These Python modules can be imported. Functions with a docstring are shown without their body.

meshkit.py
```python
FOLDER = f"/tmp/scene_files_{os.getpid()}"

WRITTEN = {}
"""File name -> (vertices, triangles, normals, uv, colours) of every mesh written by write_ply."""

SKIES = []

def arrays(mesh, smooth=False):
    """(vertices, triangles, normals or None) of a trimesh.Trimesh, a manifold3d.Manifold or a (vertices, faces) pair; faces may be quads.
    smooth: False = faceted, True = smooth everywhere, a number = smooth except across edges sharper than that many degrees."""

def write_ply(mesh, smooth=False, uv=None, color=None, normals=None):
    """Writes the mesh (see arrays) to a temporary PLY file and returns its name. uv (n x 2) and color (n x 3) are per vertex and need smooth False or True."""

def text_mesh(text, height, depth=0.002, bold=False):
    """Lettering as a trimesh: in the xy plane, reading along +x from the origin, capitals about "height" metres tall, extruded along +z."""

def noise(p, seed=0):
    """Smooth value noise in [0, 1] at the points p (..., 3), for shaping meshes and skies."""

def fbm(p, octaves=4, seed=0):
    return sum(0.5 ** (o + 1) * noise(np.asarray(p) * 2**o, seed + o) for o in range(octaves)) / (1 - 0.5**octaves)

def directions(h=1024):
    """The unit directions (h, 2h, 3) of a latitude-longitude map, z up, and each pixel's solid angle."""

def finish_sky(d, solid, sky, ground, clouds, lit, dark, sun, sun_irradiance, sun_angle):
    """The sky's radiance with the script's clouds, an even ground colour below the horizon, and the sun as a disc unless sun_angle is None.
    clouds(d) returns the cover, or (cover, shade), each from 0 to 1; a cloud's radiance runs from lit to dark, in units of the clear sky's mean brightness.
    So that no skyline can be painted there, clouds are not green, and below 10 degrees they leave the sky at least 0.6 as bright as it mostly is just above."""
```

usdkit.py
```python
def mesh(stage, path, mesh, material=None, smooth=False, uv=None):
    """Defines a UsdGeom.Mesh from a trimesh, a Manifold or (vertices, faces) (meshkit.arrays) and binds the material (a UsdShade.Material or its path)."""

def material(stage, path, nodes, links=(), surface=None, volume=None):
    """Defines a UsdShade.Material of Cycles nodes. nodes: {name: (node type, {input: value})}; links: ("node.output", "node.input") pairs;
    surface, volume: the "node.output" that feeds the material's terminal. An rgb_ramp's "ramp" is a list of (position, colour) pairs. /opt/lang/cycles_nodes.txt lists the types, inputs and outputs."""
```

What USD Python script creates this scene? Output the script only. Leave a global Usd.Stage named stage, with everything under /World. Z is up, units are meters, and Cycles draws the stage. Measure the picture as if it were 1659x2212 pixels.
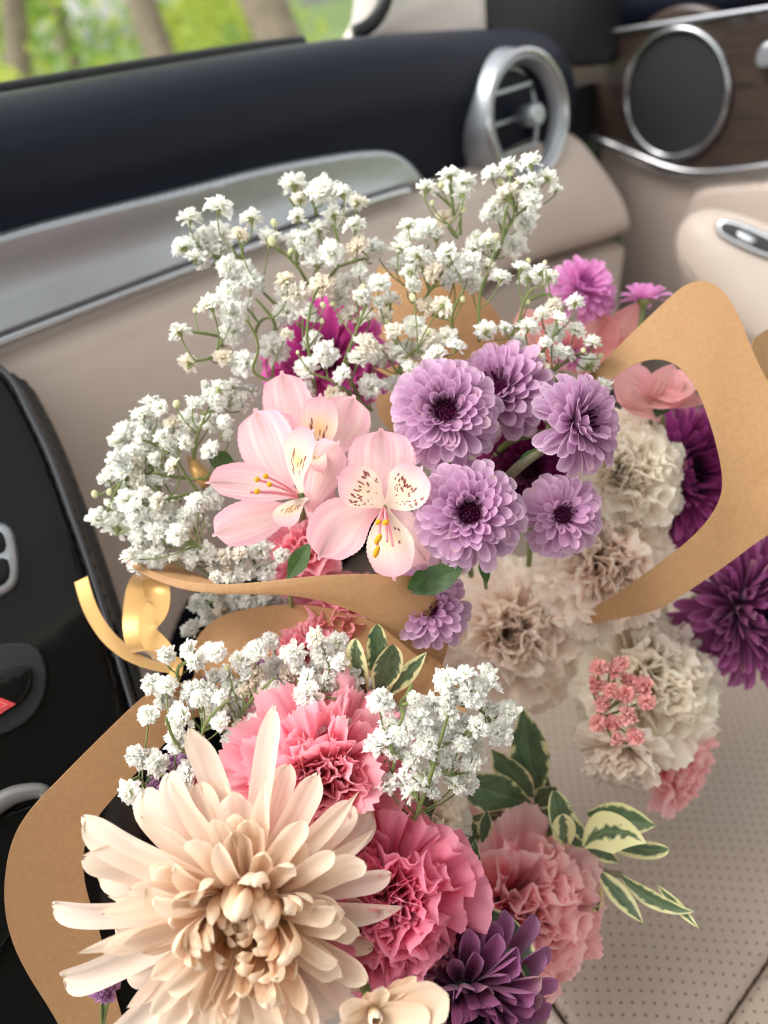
import math, random
import numpy as np, trimesh, shapely
from scipy.spatial import Delaunay
from shapely.geometry import Polygon, Point
import usdkit, meshkit
from pxr import Usd, UsdGeom, UsdLux, UsdShade, Gf, Sdf, Vt

stage = Usd.Stage.CreateInMemory()
UsdGeom.SetStageUpAxis(stage, 'Z'); UsdGeom.SetStageMetersPerUnit(stage, 1.0)
UsdGeom.Xform.Define(stage, '/World'); UsdGeom.Scope.Define(stage, '/World/Looks')
R_ = random.Random(7); rng = np.random.default_rng(7)

# ------------------------------------------------------------------ camera, sky, sun, exposure
PITCH, YAW, ROLL = math.radians(34), math.radians(33), math.radians(11)
CAM = np.array([0.0, 0.0, 1.07])
_h = np.array([math.sin(YAW), math.cos(YAW), 0.0])
FW = _h*math.cos(PITCH) + np.array([0, 0, -math.sin(PITCH)])
_r0 = np.array([math.cos(YAW), -math.sin(YAW), 0.0]); _u0 = np.cross(_r0, FW)
RT = _r0*math.cos(ROLL) - _u0*math.sin(ROLL)
UP = _r0*math.sin(ROLL) + _u0*math.cos(ROLL)
cam = UsdGeom.Camera.Define(stage, '/World/camera')
cam.AddTransformOp().Set(Gf.Matrix4d(*RT, 0, *UP, 0, *(-FW), 0, *CAM, 1))
cam.CreateHorizontalApertureAttr(26.0); cam.CreateVerticalApertureAttr(26.0*4/3); cam.CreateFocalLengthAttr(26.0)
cam.CreateFStopAttr(4.8); cam.CreateFocusDistanceAttr(0.315); cam.CreateClippingRangeAttr((0.02, 2000))
cam.CreateExposureAttr(1.24)
SUN_EL, SUN_AZ = math.radians(56), math.radians(-55)       # azimuth = atan2(x, y)
sd = np.array([math.cos(SUN_EL)*math.sin(SUN_AZ), math.cos(SUN_EL)*math.cos(SUN_AZ), math.sin(SUN_EL)])
sky = UsdLux.DomeLight.Define(stage, '/World/sky'); sky.CreateIntensityAttr(1.0)
sm = usdkit.material(stage, '/World/Looks/sky_look', {
    's': ('sky_texture', {'sky_type': 'single_scattering', 'sun_disc': False, 'sun_elevation': SUN_EL, 'sun_rotation': SUN_AZ, 'aerosol_density': 2.5}),
    'h': ('hsv', {'saturation': 0.12, 'value': 1.0}),
    'w': ('mix', {'mix_type': 'multiply', 'fac': 1.0, 'color2': (1.03, 1.0, .955)}),
    'b': ('background_shader', {'strength': 0.15})}, [('s.color', 'h.color'), ('h.color', 'w.color1'), ('w.color', 'b.color')], surface='b.background')
UsdShade.MaterialBindingAPI.Apply(sky.GetPrim()).Bind(sm)
sky.GetPrim().SetCustomDataByKey('kind', 'structure')
sun = UsdLux.DistantLight.Define(stage, '/World/sun'); sun.CreateIntensityAttr(0.14); sun.CreateAngleAttr(20.0)
sun.CreateNormalizeAttr(True); sun.CreateColorAttr(Gf.Vec3f(1.0, 0.93, 0.84))
_z = sd; _x = np.cross([0, 0, 1], _z); _x /= np.linalg.norm(_x); _y = np.cross(_z, _x)
sun.AddTransformOp().Set(Gf.Matrix4d(*_x, 0, *_y, 0, *_z, 0, 0, 0, 20, 1))

# ------------------------------------------------------------------ helpers
def P(u, v, d):
    """World point on the line of sight through (u, v) of a 1659 x 2212 picture, d metres deep."""
    return CAM + d*(FW + (u-829.5)/1659*RT + (1106-v)/1659*UP)
def cdir(x, y, z):
    w = x*RT + y*UP - z*FW
    return w/np.linalg.norm(w)
def nrm(a): a = np.asarray(a, float); return a/np.linalg.norm(a)
def S(*c):
    c = np.array(c, float)/255.0
    return np.where(c <= 0.04045, c/12.92, ((c+0.055)/1.055)**2.4)
class Plane:
    def __init__(s, p, n, x=None):
        s.p, s.n = np.array(p, float), nrm(n)
        x = RT if x is None else np.array(x, float)
        s.x = nrm(x - s.n*np.dot(x, s.n)); s.y = np.cross(s.n, s.x)
    def hit(s, u, v):
        d = FW + (u-829.5)/1659*RT + (1106-v)/1659*UP
        return CAM + d*np.dot(s.p-CAM, s.n)/np.dot(d, s.n)
    def uv(s, u, v):
        q = s.hit(u, v)-s.p; return (np.dot(q, s.x), np.dot(q, s.y))
    def at(s, a, h=0.0):
        a = np.asarray(a, float).reshape(-1, 2)
        h = np.broadcast_to(np.asarray(h, float), (len(a),))
        return s.p + a[:, :1]*s.x + a[:, 1:2]*s.y + h[:, None]*s.n

used = {}
def numbered(parent, name):
    k = (parent, name); n = used.get(k, 0); used[k] = n+1
    return f'{parent}/{name}' if n == 0 else f'{parent}/{name}_{n:03d}'
def tag(p, label=None, cat=None, group=None, kind=None):
    p = p.GetPrim() if hasattr(p, 'GetPrim') else p
    for k, v in (('label', label), ('category', cat), ('group', group), ('kind', kind)):
        if v: p.SetCustomDataByKey(k, v)
    return p
def thing(name, label, cat, loc, group=None):
    x = UsdGeom.Xform.Define(stage, numbered('/World', name)); loc = np.array(loc, float)
    x.AddTranslateOp().Set(Gf.Vec3d(*loc))
    tag(x, label, cat, group); x.loc = loc
    return x
ORG = {}
def obj(name, mesh, mat, parent=None, smooth=True, col=None, kind=None, label=None, uv=None):
    """mesh: (verts, faces) in world space; parent: a thing (its loc is subtracted) or another mesh of it."""
    v, f = (np.asarray(mesh.vertices), np.asarray(mesh.faces)) if isinstance(mesh, trimesh.Trimesh) else (np.asarray(mesh[0]), np.asarray(mesh[1]))
    pp, loc = '/World', np.zeros(3)
    if parent is not None:
        pp = str(parent.GetPath()); loc = getattr(parent, 'loc', None)
        if loc is None: loc = ORG[pp]
    path = numbered(pp, name); ORG[path] = loc
    m = usdkit.mesh(stage, path, (v-loc, f), mat, smooth=smooth, uv=uv)
    if col is not None:
        UsdGeom.PrimvarsAPI(m).CreatePrimvar('col', Sdf.ValueTypeNames.Color3fArray, 'vertex').Set(Vt.Vec3fArray.FromNumpy(np.asarray(col, np.float32)))
    tag(m, label=label, kind=kind)
    return m
def cat(meshes):
    vs, fs, n = [], [], 0
    for v, f in meshes:
        vs.append(v); fs.append(np.asarray(f)+n); n += len(v)
    return np.vstack(vs), np.vstack(fs)
_gf = {}
def grid_faces(a, b, wrap=False):
    k = (a, b, wrap)
    if k not in _gf:
        i, j = np.meshgrid(np.arange(a-1), np.arange(b if wrap else b-1), indexing='ij'); j2 = (j+1) % b
        q = np.stack([i*b+j, i*b+j2, (i+1)*b+j2, (i+1)*b+j], -1).reshape(-1, 4)
        _gf[k] = np.vstack([q[:, [0, 1, 2]], q[:, [0, 2, 3]]])
    return _gf[k]
def tube(pts, rad, sides=7, n=None):
    p = np.array(pts, float)
    if n: p = spline(p, n)
    rad = np.asarray(rad, float)
    if rad.ndim and len(rad) != len(p): rad = np.interp(np.linspace(0, 1, len(p)), np.linspace(0, 1, len(rad)), rad)
    t = np.gradient(p, axis=0); t /= np.linalg.norm(t, axis=1, keepdims=True)+1e-12
    ref = nrm(np.cross(t[0], [0.31, 0.57, 0.76])); A = []
    for k in t:
        ref = ref - k*np.dot(ref, k); ref /= np.linalg.norm(ref)+1e-12; A.append(ref)
    A = np.array(A); B = np.cross(t, A); ang = np.arange(sides)*2*np.pi/sides
    r = np.broadcast_to(rad, (len(p),))[:, None, None]
    v = p[:, None]+r*(np.cos(ang)[None, :, None]*A[:, None]+np.sin(ang)[None, :, None]*B[:, None])
    v = v.reshape(-1, 3); f = grid_faces(len(p), sides, True)
    c0, c1 = len(v), len(v)+1; v = np.vstack([v, p[0], p[-1]]); k = np.arange(sides); k2 = (k+1) % sides; e = (len(p)-1)*sides
    f = np.vstack([f, np.stack([np.full(sides, c0), k2, k], 1), np.stack([np.full(sides, c1), e+k, e+k2], 1)])
    return v, f
def spline(p, n):
    from scipy.interpolate import CubicSpline
    p = np.array(p, float); s = np.r_[0, np.cumsum(np.linalg.norm(np.diff(p, axis=0), axis=1)+1e-9)]; s /= s[-1]
    if len(p) == 2: return p[0]+np.linspace(0, 1, n)[:, None]*(p[1]-p[0])
    return CubicSpline(s, p, axis=0, bc_type='natural')(np.linspace(0, 1, n))
def smooth_poly(pts, n=3, closed=True):
    p = np.array(pts, float)
    for _ in range(n):
        q = np.roll(p, -1, 0); p = np.stack([.75*p+.25*q, .25*p+.75*q], 1).reshape(-1, 2)
    return p
def tri_poly(poly, step, rings=()):
    """Even triangles over a shapely polygon, with extra rows of points along inset outlines. Returns points, faces."""
    pts = []
    def along(g):
        for r in ([g.exterior, *g.interiors] if g.geom_type == 'Polygon' else [x for q in g.geoms for x in (q.exterior, *q.interiors)]):
            k = max(8, int(r.length/step*1.6)); s = np.linspace(0, r.length, k, endpoint=False)
            pts.append(shapely.get_coordinates(shapely.line_interpolate_point(r, s)))
    along(poly)
    for d in rings:
        g = poly.buffer(-d)
        if not g.is_empty: along(g)
    m = max(rings, default=0)+step*.5; inner = poly.buffer(-m)
    x0, y0, x1, y1 = poly.bounds
    g = np.stack(np.meshgrid(np.arange(x0, x1, step), np.arange(y0, y1, step)), -1).reshape(-1, 2)
    g[:, 0] += (np.round((g[:, 1]-y0)/step) % 2)*step*.5
    if not inner.is_empty: pts.append(g[shapely.contains_xy(inner, g[:, 0], g[:, 1])])
    p = np.vstack(pts); f = Delaunay(p).simplices
    c = p[f].mean(1); keep = shapely.contains_xy(poly, c[:, 0], c[:, 1]); f = f[keep]
    a, b, c = p[f[:, 0]], p[f[:, 1]], p[f[:, 2]]
    area = (b[:, 0]-a[:, 0])*(c[:, 1]-a[:, 1])-(b[:, 1]-a[:, 1])*(c[:, 0]-a[:, 0])
    f[area < 0] = f[area < 0][:, ::-1]
    return p, f[np.abs(area) > 1e-12]
def skirt(p3, f, back):
    """Closes a sheet: copy of it displaced by back (n x 3) and walls along its open edges."""
    e = np.sort(np.vstack([f[:, [0, 1]], f[:, [1, 2]], f[:, [2, 0]]]), 1); d = np.vstack([f[:, [0, 1]], f[:, [1, 2]], f[:, [2, 0]]])
    _, idx, cnt = np.unique(e, axis=0, return_index=True, return_counts=True); d = d[idx[cnt == 1]]; n = len(p3)
    w = np.vstack([np.stack([d[:, 1], d[:, 0], d[:, 0]+n], 1), np.stack([d[:, 1], d[:, 0]+n, d[:, 1]+n], 1)])
    return np.vstack([p3, p3+back]), np.vstack([f, f[:, ::-1]+n, w])
def plate(plane, outline, thick=0.012, rnd=0.004, off=0.0, step=0.012, holes=(), bulge=None, curve=2):
    """A plate with rounded edges lying on plane; outline and holes are points of the picture."""
    sp = lambda o: smooth_poly([plane.uv(*q) for q in o], curve)
    poly = Polygon(sp(outline), [sp(h) for h in holes]).buffer(0)
    if poly.geom_type != 'Polygon': poly = max(poly.geoms, key=lambda g: g.area)
    rings = [rnd*(1-math.cos(a)) for a in (.35, .7, 1.0, 1.3, 1.57)] if rnd > 0 else []
    p, f = tri_poly(poly, step, rings)
    d = shapely.distance(shapely.points(p), poly.boundary)
    h = np.zeros(len(p)) if rnd <= 0 else np.sqrt(np.maximum(0, rnd**2-np.maximum(0, rnd-d)**2))-rnd
    if bulge is not None: h = h+bulge(p, d)
    top = plane.at(p, h+off)
    bot = plane.at(p, off-thick)
    return skirt(top, f, bot-top)
def revolve(profile, n=48):
    """profile (r, z) turned about z."""
    pr = np.array(profile, float); a = np.arange(n)*2*np.pi/n
    v = np.stack([pr[:, 0, None]*np.cos(a), pr[:, 0, None]*np.sin(a), np.broadcast_to(pr[:, 1, None], (len(pr), n))], -1).reshape(-1, 3)
    return v, grid_faces(len(pr), n, True)
def place(m, o, z, x=None):
    z = nrm(z); x = np.array([0.3, 0.2, 0.9]) if x is None else np.array(x, float); x = nrm(x-z*np.dot(x, z)); y = np.cross(z, x)
    return np.asarray(o)+m[0] @ np.stack([x, y, z]), m[1]

# ------------------------------------------------------------------ materials
def M(name, nodes, links, surface='p.BSDF'): return usdkit.material(stage, '/World/Looks/'+name, nodes, links, surface)
def plain(name, color, rough=.5, metal=0., bump=None, var=0.0, vscale=40, **kw):
    nodes = {'p': ('principled_bsdf', {'base_color': color, 'roughness': rough, 'metallic': metal, **kw}), 'g': ('geometry', {})}
    links = []
    if bump:
        sc, st, dist = bump
        nodes['n'] = ('noise_texture', {'scale': sc, 'detail': 4.0}); nodes['b'] = ('bump', {'strength': st, 'distance': dist})
        links += [('g.position', 'n.vector'), ('n.fac', 'b.height'), ('b.normal', 'p.normal')]
    if var:
        nodes['v'] = ('noise_texture', {'scale': vscale, 'detail': 5.0, 'roughness': .6})
        nodes['r'] = ('rgb_ramp', {'ramp': [(.25, tuple(np.array(color)*(1-var))), (.75, tuple(np.minimum(1, np.array(color)*(1+var))))]})
        links += [('g.position', 'v.vector'), ('v.fac', 'r.fac'), ('r.color', 'p.base_color')]
    return M(name, nodes, links)
def petal_mat(name, trans=.3, rough=.55, spec=.25, rnd=.1, fine=900.0):
    """Vertex colour from the petal builders, a little different from petal to petal, light coming through."""
    return M(name, {'a': ('attribute', {'attribute': 'col'}), 'o': ('object_info', {}), 'g': ('geometry', {}),
        'n': ('noise_texture', {'scale': fine, 'detail': 3.0}), 'bp': ('bump', {'strength': .12, 'distance': .0006}),
        'mr': ('map_range', {'value': .5, 'to_min': 1-rnd, 'to_max': 1+rnd*.6}), 'h': ('hsv', {}),
        'p': ('principled_bsdf', {'roughness': rough, 'specular_ior_level': spec, 'sheen_weight': .1}),
        't': ('translucent_bsdf', {}), 'm': ('mix_closure', {'fac': trans})},
        [('o.random', 'mr.value'), ('mr.result', 'h.value'), ('a.color', 'h.color'), ('h.color', 'p.base_color'), ('h.color', 't.color'),
         ('g.position', 'n.vector'), ('n.fac', 'bp.height'), ('bp.normal', 'p.normal'),
         ('p.BSDF', 'm.closure1'), ('t.BSDF', 'm.closure2')], 'm.closure')
petalM = petal_mat('petal', .42); waxM = petal_mat('wax_petal', .38, .45, .3); gypM = petal_mat('tiny_petal', .5, .6, .12, .05)
frillM = petal_mat('frilled_petal', .58, .6, .15); darkM = petal_mat('dark_petal', .3, .4, .4, .15); leafM = petal_mat('leaf_look', .15, .38, .45, .12, 500)
stemM = plain('stem_green', S(110, 122, 70), .5, var=.2); calM = plain('calyx_green', S(132, 140, 84), .55, var=.25, vscale=900)
budM = plain('bud_cream', S(205, 204, 160), .55, var=.15, vscale=600)
stemdM = plain('stem_grey', S(112, 106, 84), .6, var=.25, vscale=300, bump=(700, .3, .0005))
antherM = plain('anther_gold', S(222, 160, 28), .8, var=.3, vscale=2500, bump=(3000, .8, .0004)); filM = plain('filament_pink', S(240, 150, 165), .4)
kraft = M('kraft_paper', {'g': ('geometry', {}), 'n': ('noise_texture', {'scale': 420.0, 'detail': 8.0, 'roughness': .8}), 'n2': ('noise_texture', {'scale': 1400.0, 'detail': 3.0}),
    'mp': ('mapping', {'scale': (1., 6., 1.)}), 'r': ('rgb_ramp', {'ramp': [(.3, tuple(S(166, 126, 88))), (.55, tuple(S(178, 137, 97))), (.75, tuple(S(187, 146, 106)))]}),
    'b': ('bump', {'strength': .35, 'distance': .0005}), 'p': ('principled_bsdf', {'roughness': .62, 'specular_ior_level': .3})},
    [('g.position', 'n.vector'), ('g.position', 'mp.vector'), ('mp.vector', 'n2.vector'), ('n.fac', 'r.fac'), ('r.color', 'p.base_color'), ('n2.fac', 'b.height'), ('b.normal', 'p.normal')])
blackL = plain('black_leather', S(11, 15, 29), .48, bump=(900, .35, .0006), specular_ior_level=.22)
beigeL = plain('beige_leather', S(192, 177, 168), .5, bump=(1100, .25, .0005), var=.03, vscale=12)
silver = plain('satin_silver', S(176, 180, 188), .42, 1.0, bump=(300, .04, .0003))
chrome = plain('chrome_trim', S(196, 198, 204), .22, 1.0)
gloss = plain('piano_black', S(9, 8, 9), .07, bump=(40, .03, .001), specular_ior_level=.3)
blackP = plain('black_plastic', S(14, 15, 18), .4)
headl = plain('headliner', S(198, 193, 187), .9)
red = plain('hazard_red', S(186, 58, 62), .4); redl = plain('hazard_line', S(240, 150, 146), .4)
gold = plain('gold_satin', S(182, 140, 80), .3, .45, bump=(1500, .1, .0004), sheen_weight=.3, anisotropic=.4)
wood = M('dark_wood', {'g': ('geometry', {}), 'mp': ('mapping', {'scale': (20., 12., 170.)}), 'n': ('noise_texture', {'scale': 1.0, 'detail': 6.0, 'roughness': .65, 'distortion': .6}),
    'r': ('rgb_ramp', {'ramp': [(.3, tuple(S(18, 14, 13))), (.5, tuple(S(52, 38, 32))), (.6, tuple(S(26, 20, 18))), (.75, tuple(S(72, 54, 45)))]}),
    'p': ('principled_bsdf', {'roughness': .4, 'coat_weight': .25, 'coat_roughness': .12})},
    [('g.position', 'mp.vector'), ('mp.vector', 'n.vector'), ('n.fac', 'r.fac'), ('r.color', 'p.base_color')])
def dotted(name, base, hole, pitch, radius, rough, plane):
    """A sheet with rows of tiny round perforations, laid out in the metres of plane."""
    ax, ay, o = plane.x, plane.y, plane.p
    nd = {'g': ('geometry', {}), 'sub': ('vector_math', {'math_type': 'subtract', 'vector2': tuple(o)}),
          'dx': ('vector_math', {'math_type': 'dot_product', 'vector2': tuple(ax/pitch)}), 'dy': ('vector_math', {'math_type': 'dot_product', 'vector2': tuple(ay/pitch)}),
          'fl': ('math', {'math_type': 'floor'}), 'hf': ('math', {'math_type': 'multiply', 'value2': .0}), 'ad': ('math', {'math_type': 'add'}),
          'fx': ('math', {'math_type': 'fraction'}), 'fy': ('math', {'math_type': 'fraction'}), 'cb': ('combine_xyz', {}),
          'ds': ('vector_math', {'math_type': 'distance', 'vector2': (.5, .5, 0.)}),
          'mk': ('map_range', {'range_type': 'smoothstep', 'from_min': radius*.7, 'from_max': radius*1.25, 'to_min': 0., 'to_max': 1., 'clamp': True}),
          'mx': ('mix', {'color1': hole, 'color2': base}), 'n': ('noise_texture', {'scale': 900.0, 'detail': 3.0}),
          'hm': ('math', {'math_type': 'multiply_add', 'value2': .12}), 'bp': ('bump', {'strength': .6, 'distance': .0009}),
          'p': ('principled_bsdf', {'roughness': rough})}
    ln = [('g.position', 'sub.vector1'), ('sub.vector', 'dx.vector1'), ('sub.vector', 'dy.vector1'), ('dy.value', 'fl.value1'), ('fl.value', 'hf.value1'),
          ('dx.value', 'ad.value1'), ('hf.value', 'ad.value2'), ('ad.value', 'fx.value1'), ('dy.value', 'fy.value1'), ('fx.value', 'cb.x'), ('fy.value', 'cb.y'),
          ('cb.vector', 'ds.vector1'), ('ds.value', 'mk.value'), ('mk.result', 'mx.fac'), ('mx.color', 'p.base_color'),
          ('g.position', 'n.vector'), ('n.fac', 'hm.value1'), ('mk.result', 'hm.value3'), ('hm.value', 'bp.height'), ('bp.normal', 'p.normal')]
    return M(name, nd, ln)

# ------------------------------------------------------------------ large structure: ground, car interior
grass = plain('grass_ground', S(96, 118, 52), .9, var=.3, vscale=3)
g = np.array([[-150, -150, 0], [150, -150, 0], [150, 150, 0], [-150, 150, 0]], float)
obj('ground', (g, np.array([[0, 1, 2], [0, 2, 3]])), grass, smooth=False, kind='structure')

VENT = P(1134, 252, .63)
dashP = Plane(VENT+np.array([0, .012, 0]), (0, -1, 0), (1, 0, 0))
YD = dashP.p[1]
doorP = Plane(P(1460, 205, .76), (-1, 0, 0), (0, -1, 0))
dash = thing('car_dashboard', 'black and beige leather dashboard with silver trim strip and round air vent', 'dashboard', VENT)
# upper body: a rounded profile swept along the width, its ridge following the sill
ridge = Plane((0, YD+.05, 0), (0, -1, 0), (1, 0, 0))
sill = [(-420, 262), (-200, 230), (0, 201), (200, 167), (400, 133), (600, 101), (760, 80), (860, 71), (960, 65), (1060, 62), (1120, 63), (1150, 68), (1164, 76)]
R3 = np.array([ridge.hit(*q) for q in sill]); R3 = spline(R3, 60)
prof = [(.30, -.03), (.10, -.008), (.02, .0)]+[(-.005-.045*math.sin(a), -.045+.045*math.cos(a)) for a in np.linspace(.2, 1.75, 11)]+[(-.034, -.12), (-.010, -.25), (-.0, -.55)]
rows = []
for k, r in enumerate(R3):
    e = max(0, (k-53)/6.0)
    rows.append([(r[0]+(0.0), r[1]+a+.010*e*e, r[2]+b) for a, b in prof])
rows.append([(q[0]+.004, q[1]+.05, q[2]) for q in rows[-1]])
v = np.array(rows).reshape(-1, 3); f = grid_faces(len(rows), len(prof))
obj('upper_body', (v, f), blackL, dash, smooth=40)
trim_top = [(-420, 640), (-200, 568), (0, 503), (200, 452), (415, 400), (560, 362), (700, 336), (780, 325), (830, 324), (870, 342), (905, 382)]
trim_bot = [(905, 396), (860, 404), (780, 428), (655, 477), (400, 570), (200, 646), (0, 722), (-200, 800), (-420, 890)]
def trim_bulge(p, d): return -.010*np.exp(-((d-.035)/.03)**2)
obj('trim_strip', plate(dashP, trim_top+trim_bot, .05, .004, .010, .010, bulge=trim_bulge), silver, dash, smooth=45)
eb = [dashP.hit(u, v+5)+np.array([0, -.012, 0]) for u, v in trim_bot[1:]]
obj('trim_edge', tube(eb, .0032, 8, 40), chrome, dash)
low = [(-420, 905), (-200, 812), (0, 733), (200, 656), (400, 580), (655, 487), (780, 437), (860, 412), (930, 396), (1010, 372), (1100, 330), (1190, 285), (1236, 278), (1290, 345), (1338, 418), (1352, 470), (1353, 506), (1250, 538), (1155, 566), (1075, 600), (1010, 640), (900, 900), (720, 1240), (430, 1262), (385, 1330), (340, 1480), (300, 1640), (-420, 1900)]
obj('lower_panel', plate(dashP, low, .03, .02, .012, .014, bulge=lambda p, d: .012*np.minimum(d/.08, 1)**.7), beigeL, dash, smooth=50)
glv = [(1020, 646), (1080, 609), (1158, 575), (1252, 547), (1353, 516), (1350, 560), (1338, 640), (1330, 800), (1000, 1300), (800, 1400), (915, 905)]
obj('glovebox_lid', plate(dashP, glv, .03, .012, .004, .014), beigeL, dash, smooth=50)
side = [(1236, 270), (1300, 330), (1350, 400), (1420, 420), (1420, 1000), (1320, 1000), (1352, 560), (1352, 470), (1320, 400)]
obj('firewall', (lambda b: (np.asarray(b.vertices), np.asarray(b.faces)))(trimesh.creation.box(bounds=[[-1.0, YD+.10, .25], [.86, YD+.13, .95]])), blackP, dash, smooth=False)  # black box added behind the dash to hide daylight showing through gaps
# air vent
ventN = nrm((0.02, -1, 0.10)); VR = .0455; VX = (1, 0, 0)
hous = [(.020, -.095), (.040, -.09), (.051, -.07), (.055, -.045), (.053, -.02), (.0478, -.002), (VR, .004), (VR-.003, .005), (VR-.006, .002), (VR-.008, -.006)]
obj('vent_housing', place(revolve(hous, 64), VENT, ventN, VX), silver, dash, smooth=60)
ring = [(VR+.0015+.0026*math.cos(a), .004+.0026*math.sin(a)) for a in np.linspace(0, 2*np.pi, 13)]
vr = obj('vent_ring', place(revolve(ring, 64), VENT, ventN, VX), chrome, dash)
bowl = [(VR-.004, .002), (VR-.008, -.012), (VR-.014, -.024), (.02, -.034), (.0005, -.035)]
obj('vent_cavity', place(revolve(bowl, 48), VENT, ventN, VX), blackP, dash, smooth=50)
vz = ventN; vx = nrm(np.array(VX)-vz*np.dot(VX, vz)); vy = np.cross(vz, vx)
if vy[2] < 0: vy = -vy
def VP(a, b, c): return VENT+vx*a+vy*b+vz*c
ov = [VP(.027*math.cos(t), .037*math.sin(t), -.012+.010*math.cos(t)**2*0) for t in np.linspace(0, 2*np.pi, 40)]
obj('vent_frame', tube(ov, .0022, 8), silver, dash)
for b in (-.024, 0., .022):
    w = .027*math.sqrt(1-(b/.037)**2)
    pts = np.array([VP(x, b, -.012) for x in np.linspace(-w, w, 9)])
    bar = np.vstack([pts+vy*.0013+vz*.004, pts+vy*.0013-vz*.006, pts-vy*.0013-vz*.006, pts-vy*.0013+vz*.004])
    fs = []
    for q in range(4):
        for k in range(8):
            a, c = q*9+k, ((q+1) % 4)*9+k; fs += [(a, a+1, c+1), (a, c+1, c)]
    obj('vent_slat', (bar, np.array(fs)), silver, dash, smooth=30)
knob = [(.0005, .012), (.007, .0118), (.0085, .010), (.009, .004), (.0082, .0035), (.0082, -.004), (.006, -.008), (.004, -.02)]
obj('vent_knob', place(revolve(knob, 28), VP(.004, .0, .0), ventN, VX), silver, dash, smooth=45)

# windshield and pillar
pillP = Plane((0, YD+.13, 0), (-.25, -1, .1), (1, 0, 0))
pil = thing('window_pillar', 'pale beige trimmed pillar at the corner of the windshield', 'pillar', pillP.hit(930, 30))
obj('pillar_trim', plate(pillP, [(752, 92), (778, 58), (792, 20), (800, -120), (1066, -120), (1066, 20), (1072, 90), (1000, 110), (860, 110)], .03, .02, 0, .015), plain('pillar_fabric', S(205, 195, 190), .8, bump=(1500, .3, .0005)), pil, smooth=50)
obj('mirror_corner', plate(Plane(pillP.p+np.array([0, .03, 0]), pillP.n, (1, 0, 0)), [(1030, -260), (1400, -260), (1400, 140), (1040, 140)], .02, .004, 0, .03, curve=1), blackP, pil, smooth=50)
obj('mirror_corner', plate(Plane(np.array([0, YD+.16, 0]), (0, -1, 0), (1, 0, 0)), [(1150, 90), (1360, 90), (1360, 300), (1150, 300)], .02, .002, 0, .03, curve=0), blackP, pil, smooth=50)  # black plate added to cover a pale strip left of the wood panel
seal = [pillP.hit(*q)+np.array([0, -.02, .0]) for q in [(806, -120), (806, -20), (800, 8), (788, 34), (768, 58), (735, 76)]]
obj('rubber_seal', tube(seal, .006, 8, 30), blackP, pil)
w0, w1 = R3[0]+np.array([-.4, .06, .0]), R3[36]+np.array([0, .06, .0])
wtop = np.array([0, -.70, .44])
ws = thing('windshield', 'clear windshield pane above the black dashboard with trees behind', 'windshield', (w0+w1)/2)
glassM = M('window_glass', {'t': ('transparent_bsdf', {'color': (.95, .97, .96)}), 'g': ('glossy_bsdf', {'roughness': .02}), 'f': ('layer_weight', {'blend': .5}), 'w': ('math', {'math_type': 'power', 'value2': 5.0}), 'k': ('math', {'math_type': 'multiply_add', 'value2': .8, 'value3': .04}), 'm': ('mix_closure', {})},
           [('f.facing', 'w.value1'), ('w.value', 'k.value1'), ('k.value', 'm.fac'), ('t.BSDF', 'm.closure1'), ('g.BSDF', 'm.closure2')], 'm.closure')
wr = R3[38]+np.array([.14, .06, .0])
q = np.array([w0, wr, wr+wtop, w0+wtop]); q = np.vstack([q, q+np.array([0, .003, .004])])
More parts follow.
